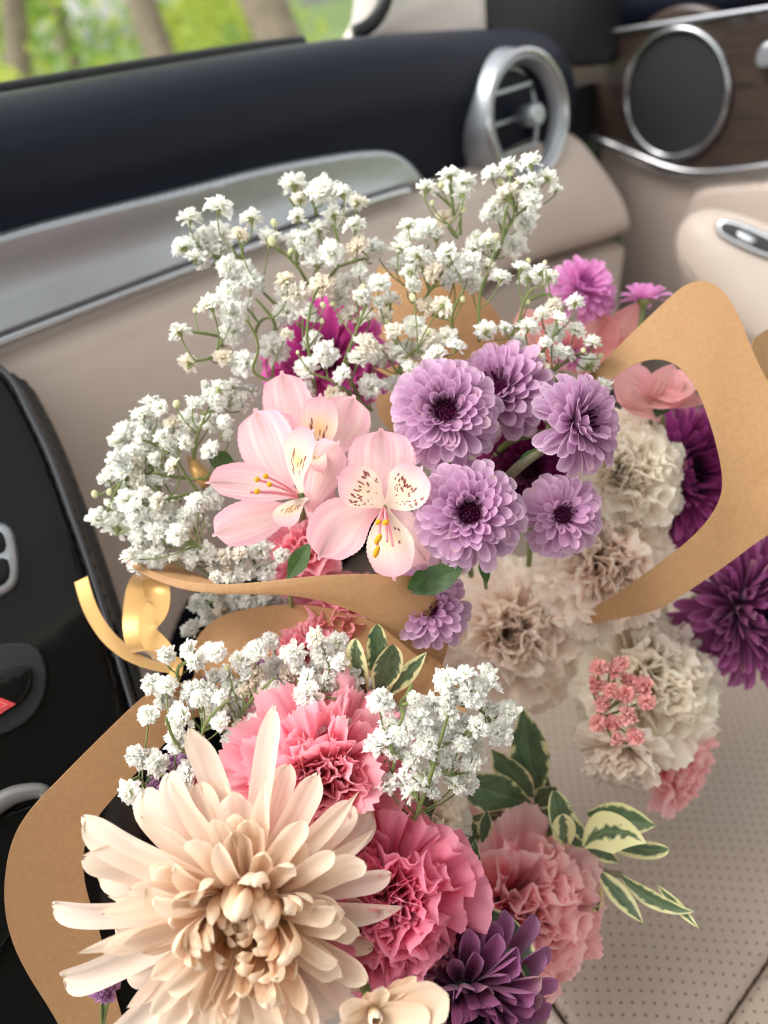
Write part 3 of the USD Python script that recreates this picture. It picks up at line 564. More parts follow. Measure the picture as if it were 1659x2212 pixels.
# ------------------------------------------------------------------ lavender chrysanthemums
LAV = dict(Wf=.335, c_in=S(190, 130, 176), c_out=S(210, 172, 204), c_edge=S(234, 212, 230), c_disc=S(84, 14, 62))
mum('lavender_chrysanthemum', 'upper left lavender chrysanthemum facing forward with dark purple eye', 962, 886, .335, (-.10, .16, 1), 119, seed=11, n=120, group='lavender chrysanthemums', **LAV)
mum('lavender_chrysanthemum', 'lavender chrysanthemum half hidden behind the upper left one', 1074, 838, .357, (-.42, .50, 1), 119, seed=12, n=112, group='lavender chrysanthemums', **LAV)
mum('lavender_chrysanthemum', 'lavender chrysanthemum turned right beside the cream carnation in paper window', 1258, 912, .335, (.66, .14, .9), 113, seed=13, n=104, group='lavender chrysanthemums', **LAV)
mum('lavender_chrysanthemum', 'lower left lavender chrysanthemum, beside the spotted pink lily', 1014, 1108, .325, (-.08, .12, 1), 119, seed=14, n=112, group='lavender chrysanthemums', **LAV)
mum('lavender_chrysanthemum', 'smaller flat lavender chrysanthemum, lower right of the group', 1216, 1112, .34, (.06, .04, 1), 95, seed=15, n=70, flat=-8, group='lavender chrysanthemums', **LAV)
mum('lavender_chrysanthemum', 'smallest lavender chrysanthemum, hanging low under a green leaf', 928, 1312, .345, (-.05, .22, 1), 90, seed=16, n=76, group='lavender chrysanthemums', **LAV)
PK = dict(c_in=S(214, 120, 190), c_out=S(234, 166, 220), c_edge=S(244, 200, 234), c_disc=S(190, 110, 180))
mum('orchid_chrysanthemum', 'blurred orchid pink chrysanthemum behind the baby breath at right', 1262, 618, .43, (.15, .35, .8), 78, seed=17, n=90, **PK)
mum('orchid_chrysanthemum', 'small orchid pink bloom seen from the side above paper rim', 1392, 640, .43, (.1, 1, .12), 54, seed=18, n=46, flat=14, **PK)
mum('orchid_chrysanthemum', 'orchid pink bloom behind small white buds beside paper rim', 1238, 752, .44, (.0, .3, 1), 48, seed=19, n=60, **PK)
MG = dict(c_in=S(180, 40, 130), c_out=S(222, 80, 176), c_edge=S(234, 130, 200), c_disc=S(110, 10, 80))
mum('magenta_chrysanthemum', 'vivid magenta chrysanthemum seen between the upper baby breath stems', 700, 770, .40, (-.2, .5, 1), 150, seed=20, n=70, mat=darkM, Wf=.34, prof='long', **MG)
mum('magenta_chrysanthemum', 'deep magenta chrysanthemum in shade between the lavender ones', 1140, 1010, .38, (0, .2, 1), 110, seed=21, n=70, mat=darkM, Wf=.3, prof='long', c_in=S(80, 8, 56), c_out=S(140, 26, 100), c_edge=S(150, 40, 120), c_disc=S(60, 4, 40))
VI = dict(c_in=S(128, 42, 104), c_out=S(170, 88, 146), c_edge=S(192, 130, 184), c_disc=S(80, 14, 76), mat=darkM, prof='long', cup=.75, incurve=.6)
mum('purple_chrysanthemum', 'plum purple chrysanthemum inside the oval paper window', 1478, 1020, .44, (.3, .1, 1), 160, seed=22, n=150, Wf=.20, c_in=S(130, 30, 100), c_out=S(176, 70, 150), c_edge=S(200, 110, 180), c_disc=S(60, 10, 60), mat=darkM, prof='long', cup=.7, incurve=.5)
mum('purple_chrysanthemum', 'violet chrysanthemum at the right edge under the paper', 1628, 1318, .43, (.25, -.05, 1), 172, seed=23, n=190, Wf=.155, flat=6, **VI)
mum('purple_chrysanthemum', 'deep violet chrysanthemum at the bottom beside the pink carnation', 1012, 2168, .315, (.15, -.1, 1), 190, seed=24, n=112, Wf=.27, flat=6, c_in=S(118, 44, 88), c_out=S(152, 86, 128), c_edge=S(168, 122, 168), c_disc=S(50, 12, 60), mat=darkM, prof='long', cup=.8, incurve=.7)

# ------------------------------------------------------------------ carnations
IV = dict(c_in=S(255, 240, 224), c_out=S(255, 249, 240)); BL = dict(c_in=S(255, 232, 218), c_out=S(255, 245, 237))
PKC = dict(c_in=S(248, 154, 174), c_out=S(251, 182, 198), edge=S(251, 196, 206)); HOT = dict(c_in=S(238, 116, 152), c_out=S(246, 152, 182), edge=S(250, 176, 200)); SOFT = dict(c_in=S(254, 178, 188), c_out=S(255, 208, 213), edge=S(254, 216, 216))
carnation('ivory_carnation', 'ivory carnation seen through the paper window beside purple bloom', 1366, 1012, .40, (.25, .18, 1), 122, seed=31, n=66, group='cream carnations', **IV)
carnation('ivory_carnation', 'blush carnation below the paper window, half under the paper strip', 1320, 1214, .405, (.1, .1, 1), 138, seed=32, group='cream carnations', **BL)
carnation('ivory_carnation', 'shaded blush carnation deep in the middle of the bouquet', 1110, 1370, .42, (.0, .12, 1), 150, seed=33, n=50, group='cream carnations', **BL)
carnation('ivory_carnation', 'large pale carnation at right with pink statice in front', 1424, 1470, .415, (.30, .25, 1), 150, seed=34, n=70, group='cream carnations', **IV)
carnation('ivory_carnation', 'white carnation lying low under the large pale one', 1345, 1650, .40, (-.25, -.7, .7), 88, seed=35, n=38, group='cream carnations', c_in=S(240, 220, 204), c_out=S(244, 236, 228))
carnation('ivory_carnation', 'small ivory carnation between green leaves below the white spray', 922, 1800, .355, (.0, .2, 1), 92, seed=36, n=66, group='cream carnations', **IV)
carnation('pink_carnation', 'bright pink carnation behind the long cream petals', 690, 1680, .315, (.05, .30, 1), 185, seed=41, n=54, ser=.09, group='pink carnations', **PKC)
carnation('pink_carnation', 'hot pink ruffled carnation right of the cream chrysanthemum', 838, 1975, .305, (.08, .02, 1), 178, seed=42, n=58, ser=.025, ruf=.10, group='pink carnations', **HOT)
carnation('pink_carnation', 'soft pink carnation resting against the perforated seat', 1146, 1985, .375, (.42, .02, 1), 190, seed=43, n=56, ser=.06, group='pink carnations', **SOFT)
carnation('pink_carnation', 'blurred dusty pink carnation lying on the seat at right', 1480, 1668, .43, (.65, -.35, .7), 100, seed=44, n=34, group='pink carnations', **SOFT)
carnation('pink_carnation', 'rose pink carnation tucked below the curled paper edge', 735, 1335, .375, (0, .3, 1), 96, seed=45, n=36, group='pink carnations', **PKC)
carnation('pink_carnation', 'rose carnation in shade below the pink lilies', 655, 1190, .375, (0, .2, 1), 82, seed=46, n=34, group='pink carnations', **PKC)
carnation('pink_carnation', 'pink carnation hidden among the lower white baby breath', 655, 1418, .365, (0, .2, 1), 82, seed=47, n=34, group='pink carnations', **PKC)
carnation('pink_carnation', 'pink carnation peeking left of the cream petals', 392, 1738, .33, (-.1, .3, 1), 62, seed=48, n=30, group='pink carnations', **PKC)
# second cream bloom at the lower edge
def cream_small():
    H = Head('cream_chrysanthemum', 'small cream bloom cut off by the lower edge of the picture', 'chrysanthemum', 806, 2186, .275, (.2, .1, 1)); px = H.px; r = np.random.default_rng(8)
    for k, (a, L, W) in enumerate([(-70, 178, 96), (-46, 130, 30), (-84, 130, 60), (-40, 96, 26), (-110, 150, 70), (18, 40, 30), (-140, 150, 80), (60, 100, 50), (150, 140, 70), (105, 110, 60), (-15, 70, 40), (-60, 62, 34)]):
        q, t, s_ = petal(14, 9, L*px, W*px, math.radians(r.uniform(15, 42)), r.uniform(-.5, .1), .3, .45, 'long', .5, 0, 0, k, ridge=.05, notch=.03)
        q = rz(q+[6*px, 0, -10*px], math.radians(a)); c = mixc(S(228, 200, 172), S(238, 216, 194), t)
        H.add('petal', q, grid_faces(14, 9), waxM, c)
    for k in range(14):
        q, t, s_ = petal(8, 5, r.uniform(34, 52)*px, 18*px, math.radians(78), .2, 1.0, .9, 'long', .6); q = rz(q+[12*px, 0, 0], k*GA); H.add('petal', q, grid_faces(8, 5), waxM, mixc(S(236, 206, 150), S(250, 242, 232), t))
    H.stem(.002, .08)
cream_small()

# ------------------------------------------------------------------ blades: lily petals, leaves
def blade(A, B, W, nl=30, nw=21, bulge=(0, 0, 0), cup=.2, roll=0., prof='obov', base=.2, face=(0, 0, 1), wav=0., seed=0, tipcurl=0., fold=0., ser=0., bx=0.):
    """A petal or leaf from A to B (world points), W metres wide, its face turned to the direction face (right, up, toward us)."""
    A, B = np.array(A), np.array(B); t = np.linspace(0, 1, nl)[:, None]; s = np.linspace(-1, 1, nw)[None, :]; r = np.random.default_rng(seed)
    N0 = cdir(*face); ax = nrm(B-A); N = nrm(N0-ax*np.dot(N0, ax)); Y = np.cross(N, ax)
    c, q = math.cos(roll), math.sin(roll); N, Y = N*c+Y*q, Y*c-N*q
    L = np.linalg.norm(B-A); C = A+(B-A)*t+cdir(*bulge)*np.linalg.norm(bulge)*4*t*(1-t)*L if np.linalg.norm(bulge) > 0 else A+(B-A)*t
    if bx: C = C+Y*bx*L*4*t*(1-t)
    C = C-N*tipcurl*L*np.clip((t-.6)/.4, 0, 1)**2
    T = np.gradient(C, axis=0); T /= np.linalg.norm(T, axis=1, keepdims=True); Nn = N-T*(T@N)[:, None]; Nn /= np.linalg.norm(Nn, axis=1, keepdims=True); Yn = np.cross(Nn, T)
    if prof == 'obov': w = (base+(1-base)*np.sin(np.clip(t/.6, 0, 1)*np.pi/2)**1.3)*(np.sqrt(np.clip(1-np.clip((t-.58)/.37, 0, 1)**2.5, .003, 1))+.10*np.clip((1-t)/.12, 0, 1)*np.clip((t-.8)/.1, 0, 1))
    elif prof == 'leaf': w = (base+(1-base)*np.sin(np.clip(t/.5, 0, 1)*np.pi/2))*np.clip(1-np.clip((t-.45)/.55, 0, 1)**2.0, .005, 1)
    elif prof == 'round': w = (base+(1-base)*np.sin(np.clip(t/.55, 0, 1)*np.pi/2))*np.sqrt(np.clip(1-np.clip((t-.6)/.4, 0, 1)**2.2, .003, 1))
    else: w = (base+(1-base)*t)
    w = w*W/2; a = s*(1+ser*np.sin(t*95)*np.abs(s)**6)
    off = cup*w*s**2+fold*w*np.abs(s)+wav*W*np.abs(s)**1.5*np.sin(t*np.pi*2.6+np.sign(s)*1.3+r.uniform(0, 6))
    v = (C[:, None]+Yn[:, None]*(a*w)[..., None]+Nn[:, None]*off[..., None]).reshape(-1, 3)
    return v, grid_faces(nl, nw), np.broadcast_to(t, (nl, nw)).ravel(), np.broadcast_to(s, (nl, nw)).ravel()
LX = lambda x, y: (431.4+x*.3013, 796.3+y*.3013)
def LP(x, y, d): return P(*LX(x, y), d)
def lily(label, centre, d, petals, anthers, spots_seed=3):
    t0 = thing('pink_lily', label, 'lily', LP(*centre, d), 'pink spotted lilies'); r = np.random.default_rng(spots_seed)
    for k, p in enumerate(petals):
        (x0, y0, d0), (x1, y1, d1), W, kind = p[:4]; kw = dict(p[4]) if len(p) > 4 else {}
        big = kind == 'o'; nl, nw = (50, 61) if big else (84, 61)
        kw.setdefault('cup', .25); kw.setdefault('wav', .028); kw.setdefault('ser', .016)
        v, f, t, s = blade(LP(x0, y0, d0), LP(x1, y1, d1), W*.3013*(d0+d1)/2/1659, nl, nw, seed=k+7, base=.18, **kw)
        vein = .65*meshkit.noise(np.stack([s*(1.2-.3*t)*24, t*1.6, np.full_like(t, k*7.)], -1))+.35*meshkit.noise(np.stack([s*9, t*3, np.full_like(t, k*5.)], -1))
        if big:
            c = mixc(S(250, 222, 220), S(240, 186, 204), np.clip(.6*np.abs(s)**1.5+.4*np.clip((t-.55)/.45, 0, 1)+1.1*(vein-.5)+.1, 0, 1))
            c = mixc(c, S(236, 140, 160), np.clip((.24-t)/.24, 0, 1)*.6)
            tip = np.exp(-(s/.14)**2)*np.clip((t-.45)/.5, 0, 1)**1.5*(.35+.75*vein); c = mixc(c, S(158, 112, 92), tip*kw.get('x', .75))
            c = mixc(c, S(238, 150, 172), np.exp(-((np.abs(s)-.22)/.16)**2)*np.clip((t-.5)/.4, 0, 1)*.35)
        else:
            c = mixc(S(250, 240, 222), S(242, 186, 202), np.clip((t-.5)/.42, 0, 1)**1.1*.95+.25*(vein-.5)+.1*np.abs(s)**3)
            c = mixc(c, S(250, 222, 150), np.exp(-((t-.46)/.15)**2-(s/.55)**2)*(.85 if kind == 'y' else .3))
            dark = np.zeros_like(t)
            ns = {'s': 46, 'y': 15, 'f': 8}[kind]
            for q in range(ns):
                if kind == 's': ct = .16+.46*math.sqrt((q+.5)/ns); cs = r.uniform(-.86, .86); ll = .010+.034*((ct-.15)/.5)**1.6; ww = .011+.013*ct
                elif kind == 'y': ct = r.uniform(.26, .60); cs = r.uniform(-.55, .55); ll = .05; ww = .017
                else: ct = r.uniform(.3, .55); cs = r.choice([-1, 1])*r.uniform(.35, .7); ll = .026; ww = .018
                along, across = t-ct, (s-cs*(1+(t-ct)*.6))*(.35+.65*np.minimum(1, t/.5))
                dark = np.maximum(dark, np.clip(1.7-((along/ll)**2+(across/(ww*2.2))**2)*1.2, 0, 1))
            c = mixc(c, S(132, 30, 42), dark*.95)
            c = mixc(c, S(150, 160, 84), np.exp(-(s/.18)**2)*np.clip((t-.93)/.07, 0, 1)*.6)
        obj('petal', (v, f), petalM, t0, True, np.clip(c, 0, 1))
    for (x0, y0), (x1, y1), dd, big in anthers:
        a, b = LP(x0, y0, d+.004), LP(x1, y1, dd); m = (a+b)/2+cdir(0, .3, 1)*.003
        fl = obj('filament', tube([a, m, b], .00055, 6, 12), filM, t0)
        if big:
            sp = trimesh.creation.icosphere(2, 1.0); w = np.asarray(sp.vertices)*[.0011, .0011, .0011*big]; w *= 1+.12*meshkit.noise(w*3000)[:, None]
            obj('anther', place((w, np.asarray(sp.faces)), b, cdir(r.uniform(-.3, .6), 1 if big > 1.6 else .2, .3), RT), antherM, fl)
    obj('stem', tube([LP(*centre, d+.004), LP(centre[0], centre[1]+60, d+.03), LP(centre[0]+60, centre[1]+420, d+.07)], .0019, 7, 12), stemM, t0)
o = 'o'
lily('spotted pink lily facing left with gold anthers, left of the pair', (725, 915), .335, [
    ((640, 900, .352), (395, 285, .342), 440, o, dict(cup=.10, face=(-.2, -.25, 1), bulge=(0, 0, .06))),
    ((640, 820, .360), (560, 290, .352), 250, o, dict(cup=.12, face=(.2, -.2, 1), roll=-.2)),
    ((745, 915, .350), (45, 815, .320), 290, o, dict(cup=.28, face=(.05, .35, 1), bulge=(0, .04, .03), tipcurl=.02)),
    ((725, 1000, .350), (90, 1200, .325), 330, o, dict(cup=-.10, face=(-.1, .15, 1), bulge=(0, .0, .06), bx=-.03)),
    ((735, 890, .338), (800, 440, .324), 250, 'y', dict(cup=.15, face=(-.55, .05, 1), bx=.16, tipcurl=.08)),
    ((780, 930, .338), (640, 1120, .318), 215, 'y', dict(cup=.2, face=(-.2, .75, .8), bx=-.18, tipcurl=.10))],
    [((700, 915), (412, 795), .318, 1.1), ((700, 905), (474, 772), .320, 1.2), ((705, 920), (500, 830), .316, 1.0), ((705, 930), (411, 880), .316, 1.3), ((700, 930), (360, 885), .318, 0)], 5)
lily('spotted pink lily facing forward with maroon dashes, right of the pair', (1325, 985), .338, [
    ((1310, 950, .345), (1300, 425, .330), 480, o, dict(cup=.22, face=(0, -.15, 1), bulge=(0, 0, .08))),
    ((1290, 1000, .345), (850, 1370, .322), 420, o, dict(cup=.22, face=(.15, .1, 1), bx=-.12, bulge=(0, 0, .06))),
    ((1350, 1000, .352), (1640, 1400, .338), 360, o, dict(cup=.2, face=(-.2, .1, 1))),
    ((1318, 985, .336), (975, 775, .318), 310, 's', dict(cup=.2, face=(.15, 0, 1), bx=-.05, prof='obov')),
    ((1335, 980, .336), (1600, 700, .318), 330, 's', dict(cup=.2, face=(-.15, 0, 1), bx=-.06)),
    ((1330, 1005, .336), (1395, 1510, .318), 340, 'f', dict(cup=.22, face=(0, .15, 1), tipcurl=.05))],
    [((1320, 1000), (1279, 1100), .318, 1.25), ((1325, 1000), (1333, 1102), .316, 1.4), ((1318, 1000), (1279, 1222), .312, 2.2), ((1318, 1000), (1267, 1312), .310, 2.4), ((1330, 1000), (1385, 1270), .314, 0), ((1330, 1000), (1345, 1240), .314, 0)], 9)
lily('pale pink lily behind and above the facing pair', (860, 640), .355, [
    ((720, 620, .368), (585, 15, .348), 370, o, dict(cup=.12, face=(-.1, -.15, 1))),
    ((930, 640, .366), (1110, 190, .350), 380, o, dict(cup=.15, face=(.1, -.1, 1))),
    ((850, 640, .360), (865, 175, .343), 270, 'y', dict(cup=.18, face=(0, 0, 1))),
    ((800, 500, .352), (880, 745, .338), 130, 'y', dict(cup=.3, face=(-.1, .3, 1), tipcurl=.05)),
    ((800, 1030, .350), (1000, 520, .340), 320, o, dict(cup=-.25, face=(-.2, .0, 1), bx=.08)),
    ((820, 1150, .352), (840, 700, .352), 260, o, dict(cup=-.3, face=(-.3, 0, 1)))], [], 12)
def PX(u, v): return ((u-431.4)/.3013, (v-796.3)/.3013)
def mini(label, d, lst, cols):
    t0 = thing('pink_lily', label, 'lily', P(*lst[0][0], d))
    for k, (a, b, w, face) in enumerate(lst):
        v, f, t, s = blade(P(*a, d+.012), P(*b, d-.004), w*d/1659, 30, 41, cup=.35, face=face, seed=k, base=.3, prof='leaf' if k % 2 else 'obov', wav=.05)
        vein = meshkit.noise(np.stack([s*20, t*2, np.full_like(t, k*3.)], -1)); c = mixc(cols[0], cols[1], np.abs(s)*.6+1.2*(vein-.5)+.4*t); c = mixc(c, S(252, 232, 226), np.exp(-(s/.3)**2)*.5*(1-t)); c = mixc(c, S(150, 60, 60), np.clip((vein-.72)*8, 0, 1)*np.exp(-(s/.45)**2)*(t > .25)*(t < .6)*.6)
        obj('petal', (v, f), petalM, t0, True, np.clip(c, 0, 1))
    obj('stem', tube([P(*lst[0][0], d+.012), P(lst[0][0][0], lst[0][0][1]+120, d+.03)], .0018, 6), stemM, t0)
mini('salmon pink lily behind the small white sprays, near the paper rim', .435, [((1180, 800), (1122, 664), 70, (0, 0, 1)), ((1200, 800), (1182, 655), 64, (0, 0, 1)), ((1250, 810), (1300, 668), 110, (.1, 0, 1)), ((1280, 800), (1385, 650), 96, (.2, 0, 1)), ((1220, 800), (1230, 690), 80, (0, 0, 1)), ((1290, 810), (1400, 730), 90, (.1, .2, 1))], (S(246, 170, 164), S(250, 190, 190)))
mini('pink lily seen through the upper part of the paper window', .40, [((1430, 900), (1318, 812), 110, (0, .3, 1)), ((1400, 880), (1455, 785), 90, (.1, 0, 1)), ((1400, 850), (1512, 838), 84, (0, .5, 1)), ((1390, 870), (1488, 862), 50, (0, .3, 1)), ((1400, 880), (1330, 868), 44, (0, .6, .8)), ((1410, 860), (1520, 870), 60, (0, .3, 1))], (S(226, 168, 158), S(246, 186, 196)))
mini('pale lilac lily petal peeking below the spotted lily', .352, [((905, 1175), (878, 1262), 76, (0, 0, 1)), ((915, 1170), (930, 1240), 60, (0, 0, 1))], (S(232, 206, 222), S(226, 186, 206)))

# ------------------------------------------------------------------ leaves
def leaf_cols(t, s, k, vari, cream=.30):
    n = meshkit.fbm(np.stack([t*13+k*5, s*4, np.full_like(t, k*3.3)], -1), 3); n2 = meshkit.noise(np.stack([t*14, s*10, np.full_like(t, k*9.)], -1))
    g = mixc(S(62, 84, 56), S(96, 118, 84), n2); g = mixc(g, S(126, 144, 104), np.exp(-(s/.05)**2)*.5)
    if not vari: return mixc(S(48, 78, 36), S(84, 116, 58), n2*.7+.3*np.exp(-(s/.06)**2))
    m = np.clip((np.abs(s)+.25*np.clip((t-.8)/.2, 0, 1)-(1-cream*1.15-.03)+(n-.5)*.75)/.09, 0, 1); c = mixc(g, S(150, 166, 118), np.clip(m*.5, 0, 1)); return mixc(c, S(226, 222, 168), m)
def leaf(parent, a, b, w, d0, d1, k, vari=True, cream=.3, name='leaf', **kw):
    kw.setdefault('fold', .18); kw.setdefault('wav', .03); kw.setdefault('cup', .05); kw.setdefault('prof', 'leaf')
    v, f, t, s = blade(P(*a, d0), P(*b, d1), w*(d0+d1)/2/1659, 40, 25, base=.10, seed=k, **kw)
    return obj(name, (v, f), leafM, parent, True, np.clip(leaf_cols(t, s, k, vari, cream), 0, 1))
Q4 = lambda x, y: (995.4+x*.4, 1460+y*.4); Q3 = lambda x, y: (663.6+x*.36, 1659+y*.36); Q5 = lambda x, y: (663.6+x*.304, 1314+y*.304)
sp1 = thing('variegated_sprig', 'large sprig of cream edged green leaves reaching over the seat', 'sprig', P(*Q4(650, 930), .40))
obj('twig', tube([P(*Q4(380, 690), .405), P(*Q4(560, 800), .40), P(*Q4(650, 930), .395), P(*Q4(780, 1060), .39), P(*Q4(870, 1072), .386)], .0016, 7, 20), stemdM, sp1)
for k, (a, b, w, d0, d1, cr, kw) in enumerate([
    ((405, 665), (330, 170), 190, .405, .385, .12, dict()), ((390, 655), (165, 395), 150, .402, .385, .16, dict(roll=.3)), ((372, 690), (-60, 560), 190, .402, .372, .10, dict(roll=-.2)),
    ((372, 735), (20, 770), 120, .40, .375, .3, dict(roll=.4)), ((420, 670), (440, 500), 90, .41, .41, .05, dict()), ((700, 910), (500, 620), 150, .395, .378, .18, dict(bx=.14, prof='round', roll=-.4)),
    ((565, 935), (545, 745), 112, .385, .375, .55, dict(prof='round')), ((690, 905), (580, 755), 60, .39, .385, .3, dict()), ((680, 745), (1055, 808), 150, .405, .385, .22, dict(face=(0, .3, 1))),
    ((720, 850), (1125, 935), 92, .395, .375, .34, dict(bx=-.08, prof='round')), ((665, 925), (1000, 905), 190, .385, .366, .62, dict(bx=.20, face=(-.1, .3, 1))), ((735, 1045), (985, 1335), 96, .388, .37, .42, dict(roll=.3)),
    ((850, 1062), (1262, 1275), 82, .388, .366, .3, dict(bx=-.10)), ((1060, 1130), (1284, 1362), 50, .38, .366, .42, dict()), ((650, 1040), (742, 1272), 130, .395, .38, .45, dict(prof='round', roll=-.4)), ((420, 740), (580, 745), 60, .40, .39, .2, dict()), ((400, 700), (520, 600), 110, .405, .395, .15, dict(roll=.3)), ((420, 760), (600, 900), 110, .402, .392, .2, dict()), ((600, 850), (860, 1010), 100, .395, .386, .3, dict(roll=-.3)), ((640, 960), (620, 1150), 90, .395, .385, .35, dict()), ((380, 700), (150, 860), 130, .408, .395, .15, dict(roll=.2))]):
    leaf(sp1, Q4(*a), Q4(*b), w*.46, d0, d1, k+20, True, cr, **kw)
sp2 = thing('variegated_sprig', 'sprig of dark cream edged leaves between the pink carnations', 'sprig', P(*Q3(895, 835), .335))
obj('twig', tube([P(*Q3(895, 835), .335), P(*Q3(850, 600), .35), P(*Q3(700, 300), .365)], .0015, 7, 12), stemdM, sp2)
for k, (a, b, w, d0, d1, cr, kw) in enumerate([
    ((905, 850), (830, 410), 170, .345, .33, .22, dict(bx=-.16, roll=.5)), ((905, 840), (1392, 1375), 190, .335, .312, .12, dict(bx=.17, roll=.35, face=(-.1, .3, 1))), ((715, 160), (742, 300), 110, .335, .325, .2, dict()),
    ((555, 500), (560, 150), 52, .33, .325, .6, dict()), ((1010, 480), (890, 230), 150, .37, .36, .06, dict()), ((920, 820), (1010, 420), 150, .36, .35, .08, dict(roll=-.3)), ((600, 560), (930, 740), 120, .36, .35, .05, dict()), ((1050, 450), (1080, 250), 90, .37, .36, .2, dict())]):
    leaf(sp2, Q3(*a), Q3(*b), w*.36, d0, d1, k+50, True, cr, **kw)
sp3 = thing('variegated_sprig', 'upright cluster of four cream edged leaves against the brown paper', 'sprig', P(*Q5(480, 600), .345))
obj('twig', tube([P(*Q5(480, 600), .345), P(*Q5(490, 700), .35), P(*Q5(520, 900), .36)], .0015, 7, 8), stemdM, sp3)
for k, (a, b, w, d0, d1, cr, kw) in enumerate([((500, 580), (495, 112), 150, .35, .338, .14, dict(prof='round')), ((430, 630), (345, 215), 150, .343, .330, .42, dict(prof='round', roll=.35, bx=.05)), ((500, 610), (610, 255), 210, .340, .326, .18, dict(prof='round', roll=-.25, cup=.2)), ((575, 620), (850, 312), 130, .348, .338, .42, dict(roll=.2))]):
    leaf(sp3, Q5(*a), Q5(*b), w*.304, d0, d1, k+80, True, cr, **kw)
for k, (lab, lst, d) in enumerate([('plain green leaf behind the left pink lily petal', [((505, 1000), (448, 988), 46)], .36), ('curved green leaf below the pink lilies at the paper edge', [((622, 1250), (672, 1172), 44)], .345),
    ('folded green leaf above the smallest lavender bloom', [((885, 1280), (1004, 1222), 62), ((930, 1240), (880, 1272), 50)], .335), ('green leaf inside the paper window beside pink petals', [((1405, 905), (1478, 832), 34)], .41), ('dark narrow leaf below the lavender blooms', [((1040, 1200), (1052, 1262), 26)], .36), ('dark leaf behind the purple bloom in the window', [((1480, 900), (1535, 830+90), 50)], .46)]):
    t0 = thing('green_leaf', lab, 'leaf', P(*lst[0][0], d))
    for j, (a, b, w) in enumerate(lst): leaf(t0, a, b, w, d, d-.006, 100+k*3+j, False, name='blade', roll=.2)
    obj('stalk', tube([P(*lst[0][0], d), P(lst[0][0][0]+10, lst[0][0][1]+70, d+.03)], .001, 6), stemM, t0)
t0 = thing('woody_stem', 'grey green woody stem with a small leaf behind the lavender blooms', 'stem', P(1100, 1025, .345))
obj('stalk', tube([P(1190, 960, .342), P(1150, 985, .343), P(1098, 1030, .35), P(1060, 1090, .37)], [.0023, .0024, .0026, .0022], 9, 14), stemdM, t0)
leaf(t0, (1120, 1010), (1160, 968), 26, .345, .34, 140, False, name='bud_leaf')

for lab, (u0, v0), d, seed in (('added dark green foliage darkening the gap under the curled paper edges', (640, 1300), .40, 1), ('added dark green foliage behind the shaded blush carnation', (1180, 1300), .445, 2), ('added dark green foliage under the pink lilies', (600, 1190), .395, 3), ('added dark green foliage between the lower pink carnations', (960, 1900), .39, 5)):  # leaves added to darken the gaps between blooms and paper
    t0 = thing('foliage_sprig', lab, 'foliage', P(u0, v0, d)); r = np.random.default_rng(seed)
    obj('twig', tube([P(u0, v0, d), P(u0+15, v0+60, d+.01), P(u0+20, v0+160, d+.03)], .0014, 6, 8), stemdM, t0)
    for k in range(9):
        a = r.uniform(0, 6.28); L = r.uniform(70, 130); b0 = (u0+r.uniform(-30, 30), v0+r.uniform(-10, 50))
        leaf(t0, b0, (b0[0]+L*math.cos(a), b0[1]-L*.7*math.sin(a)), r.uniform(34, 52), d, d-r.uniform(-.01, .015), 200+seed*20+k, False, roll=r.uniform(-.5, .5))

# ------------------------------------------------------------------ kraft paper wraps
def sheet(parent, name, outline, depth, hole=None, step=9, curve=2, thick=.0004):
    """A bent sheet of paper: an outline in the picture, standing as deep as depth(u, v) says."""
    poly = Polygon(smooth_poly(outline, curve), [smooth_poly(hole, 3)] if hole else []).buffer(0)
    p, f = tri_poly(poly, step, (2.5,)); d = depth(p[:, 0], p[:, 1]); q = CAM+d[:, None]*(FW+((p[:, 0]-829.5)/1659)[:, None]*RT+((1106-p[:, 1])/1659)[:, None]*UP)
    f = f[:, ::-1]
    n = np.zeros_like(q); fn = np.cross(q[f[:, 1]]-q[f[:, 0]], q[f[:, 2]]-q[f[:, 0]])
    for k in range(3): np.add.at(n, f[:, k], fn)
    n /= np.linalg.norm(n, axis=1, keepdims=True)+1e-12
    v, f = skirt(q, f, -n*thick)
    return obj(name, (v, f), kraft, parent, smooth=35)
wr1 = thing('paper_wrap', 'tan paper bouquet wrap with oval cut-out window at right', 'paper wrap', P(1560, 1000, .35))
sheet(wr1, 'window_panel', [(1170, 900), (1280, 802), (1380, 705), (1440, 648), (1478, 615), (1515, 604), (1552, 616), (1592, 668), (1628, 765), (1664, 836), (1780, 1010), (1740, 1110), (1660, 1152), (1560, 1228), (1450, 1302), (1400, 1326), (1255, 1350), (1120, 1420), (1090, 1350), (1235, 1332), (1310, 1298), (1400, 1235), (1500, 1160), (1554, 1092), (1564, 1035), (1545, 945), (1512, 850), (1470, 790), (1420, 772), (1365, 787), (1305, 830), (1240, 890)],
      lambda u, v: .352+.045*np.clip((1560-u)/400, -.5, 1)**2*np.sign(1560-u)+.018*((v-980)/350)**2+np.clip(1290-u, 0, 300)*.0005*(v > 1200)+.003*(meshkit.fbm(np.stack([u/130, v/130, u*0], -1), 2)-.5))
sheet(wr1, 'back_panel', [(800, 560), (850, 592), (900, 598), (1000, 612), (1050, 646), (1088, 692), (1110, 760), (1110, 980), (800, 980)], lambda u, v: .455+.02*((u-900)/200)**2+0*v)
